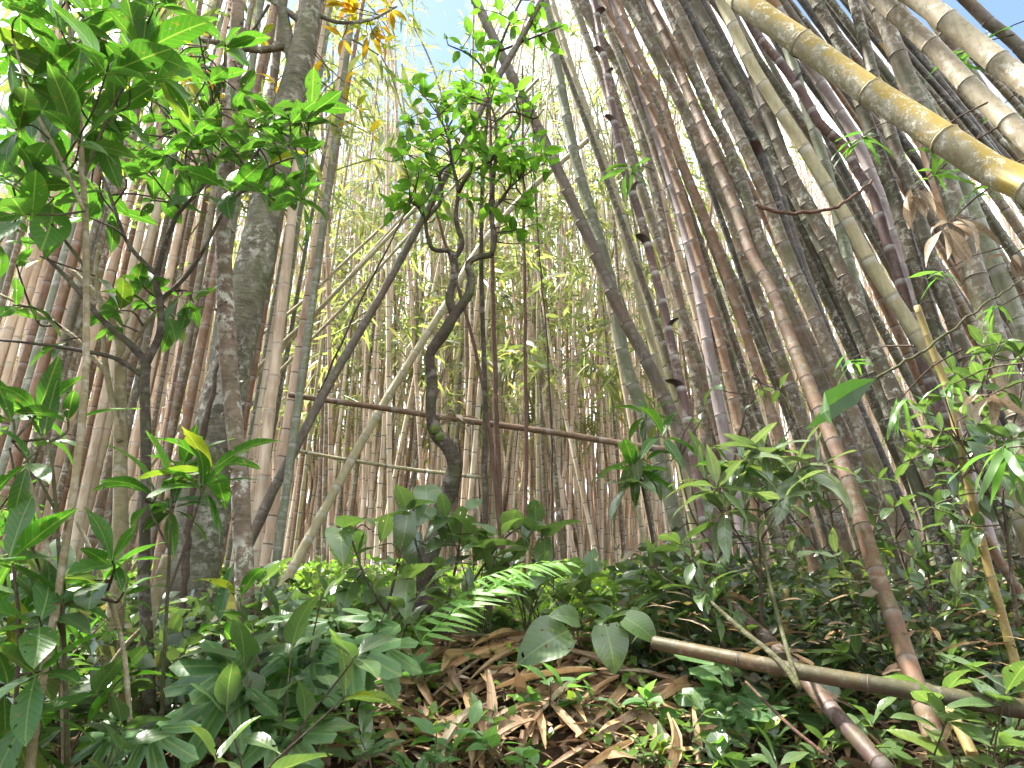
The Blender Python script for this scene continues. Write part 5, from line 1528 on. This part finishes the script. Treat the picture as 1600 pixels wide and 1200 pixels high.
def husk(label, px, py, Y, ang_px, L, group=None, tilt=0.0, sx=1.0):
    """ang_px: direction of the husk in the picture, degrees from the horizontal"""
    p = place(px, Y)
    a = R(ang_px)
    d = Vector((math.cos(a), math.sin(a), 0.0))
    e = 0.05
    d.z = (float(gz(p.x + d.x * e, p.y + d.y * e)) - float(gz(p.x, p.y))) / e + tilt
    o = link('dry_husk', hq.choice(HUSKS), None, mtx=basis(p + Vector((0, 0, hq.uniform(0.04, 0.10))), d, (hq.uniform(-.5, .5), -0.5, 1), L, hq.uniform(-0.6, 0.6), sx))
    return tag(o, label, 'husk', group)
husk('bright orange-tan husk standing upright in the centre of the bank', 765, 0, 3.35, 95, 0.40, tilt=0.9)
husk('pale tan husk strip right of the bank, pointing down the slope', 1010, 0, 3.45, -45, 0.5, tilt=0.1)
husk('broad tan husk lying level along the crest of the bank', 745, 0, 3.85, 4, 0.5)
husk('long tan husk lying level beside the broad one on the crest', 840, 0, 3.9, -6, 0.45)
husk('upright pale husk stub among plants right of the bank', 1093, 0, 3.2, 90, 0.22, tilt=1.5)
husk('dark red-brown husk curled at the foot of the slender tree', 330, 0, 2.95, -40, 0.42)
for i in range(120):
    px = hq.gauss(790, 120)
    Y = hq.uniform(2.75, 4.0)
    fan = (px - 800) / 200 * -45 + hq.gauss(-90, 35)
    hl = hq.uniform(0.2, 0.55)
    lab2 = '%s dry husk in the heap on the bank, %s' % ('long' if hl > 0.4 else 'short', 'on its left flank' if px < 720 else ('near its middle' if px < 860 else 'on its right flank'))
    husk(lab2, px, 0, Y, fan, hl, lab2, tilt=hq.uniform(-0.15, 0.45), sx=hq.uniform(0.8, 1.5))
for i in range(26):
    husk('dry tan husk lying in the undergrowth below the leaning clump', hq.uniform(1080, 1640), 0, hq.uniform(3.2, 4.8), hq.uniform(0, 360), hq.uniform(0.15, 0.4), 'husks under the leaning clump', tilt=hq.uniform(0.0, 0.6))

def twig_obj(label, pix, Ys, w, mat, name='fallen_branch', group=None):
    pts = [at(x, y, Y) for (x, y), Y in zip(pix, Ys)]
    r = w / F * depth_of(pts[0]) / 2
    o = tube_obj(name, pts, [r, r, r * 0.7], M[mat], None, pts[0], sides=7, n=22, lump=0.05)
    o.location = pts[0]
    return tag(o, label, 'branch', group)
twig_obj('crooked pale branch lying down the bank right of the centre', [(835, 1088), (865, 1090), (900, 1118), (945, 1140), (975, 1165), (1010, 1200)], [3.55, 3.45, 3.3, 3.2, 3.1, 3.0], 9, 'bark_pale')
twig_obj('greenish forked stem leaning over the plum-brown fallen culm', [(1250, 1075), (1215, 1030), (1160, 985), (1110, 940)], [2.85, 3.0, 3.2, 3.4], 10, 'stem_green')
twig_obj('greenish upright stem crossing the mossy log', [(1248, 1075), (1220, 980), (1200, 900), (1185, 830)], [2.85, 3.2, 3.4, 3.5], 8, 'stem_green')
twig_obj('thin brown shoot at the bottom right of the bank', [(1290, 1180), (1230, 1130), (1165, 1065)], [2.9, 3.0, 3.2], 6, 'vine')
twig_obj('straw-coloured thin rod slanting before the leaning clump foot', [(1410, 925), (1470, 895), (1528, 870)], [3.8, 3.8, 3.8], 6, 'bark_pale')
twig_obj('broken yellowish stick propped between the pale stems at the lower left', [(158, 1062), (195, 1010), (238, 965)], [3.2, 3.2, 3.2], 8, 'bark_pale')
print('objects', len(bpy.data.objects), 'culms', N_CULM[0])
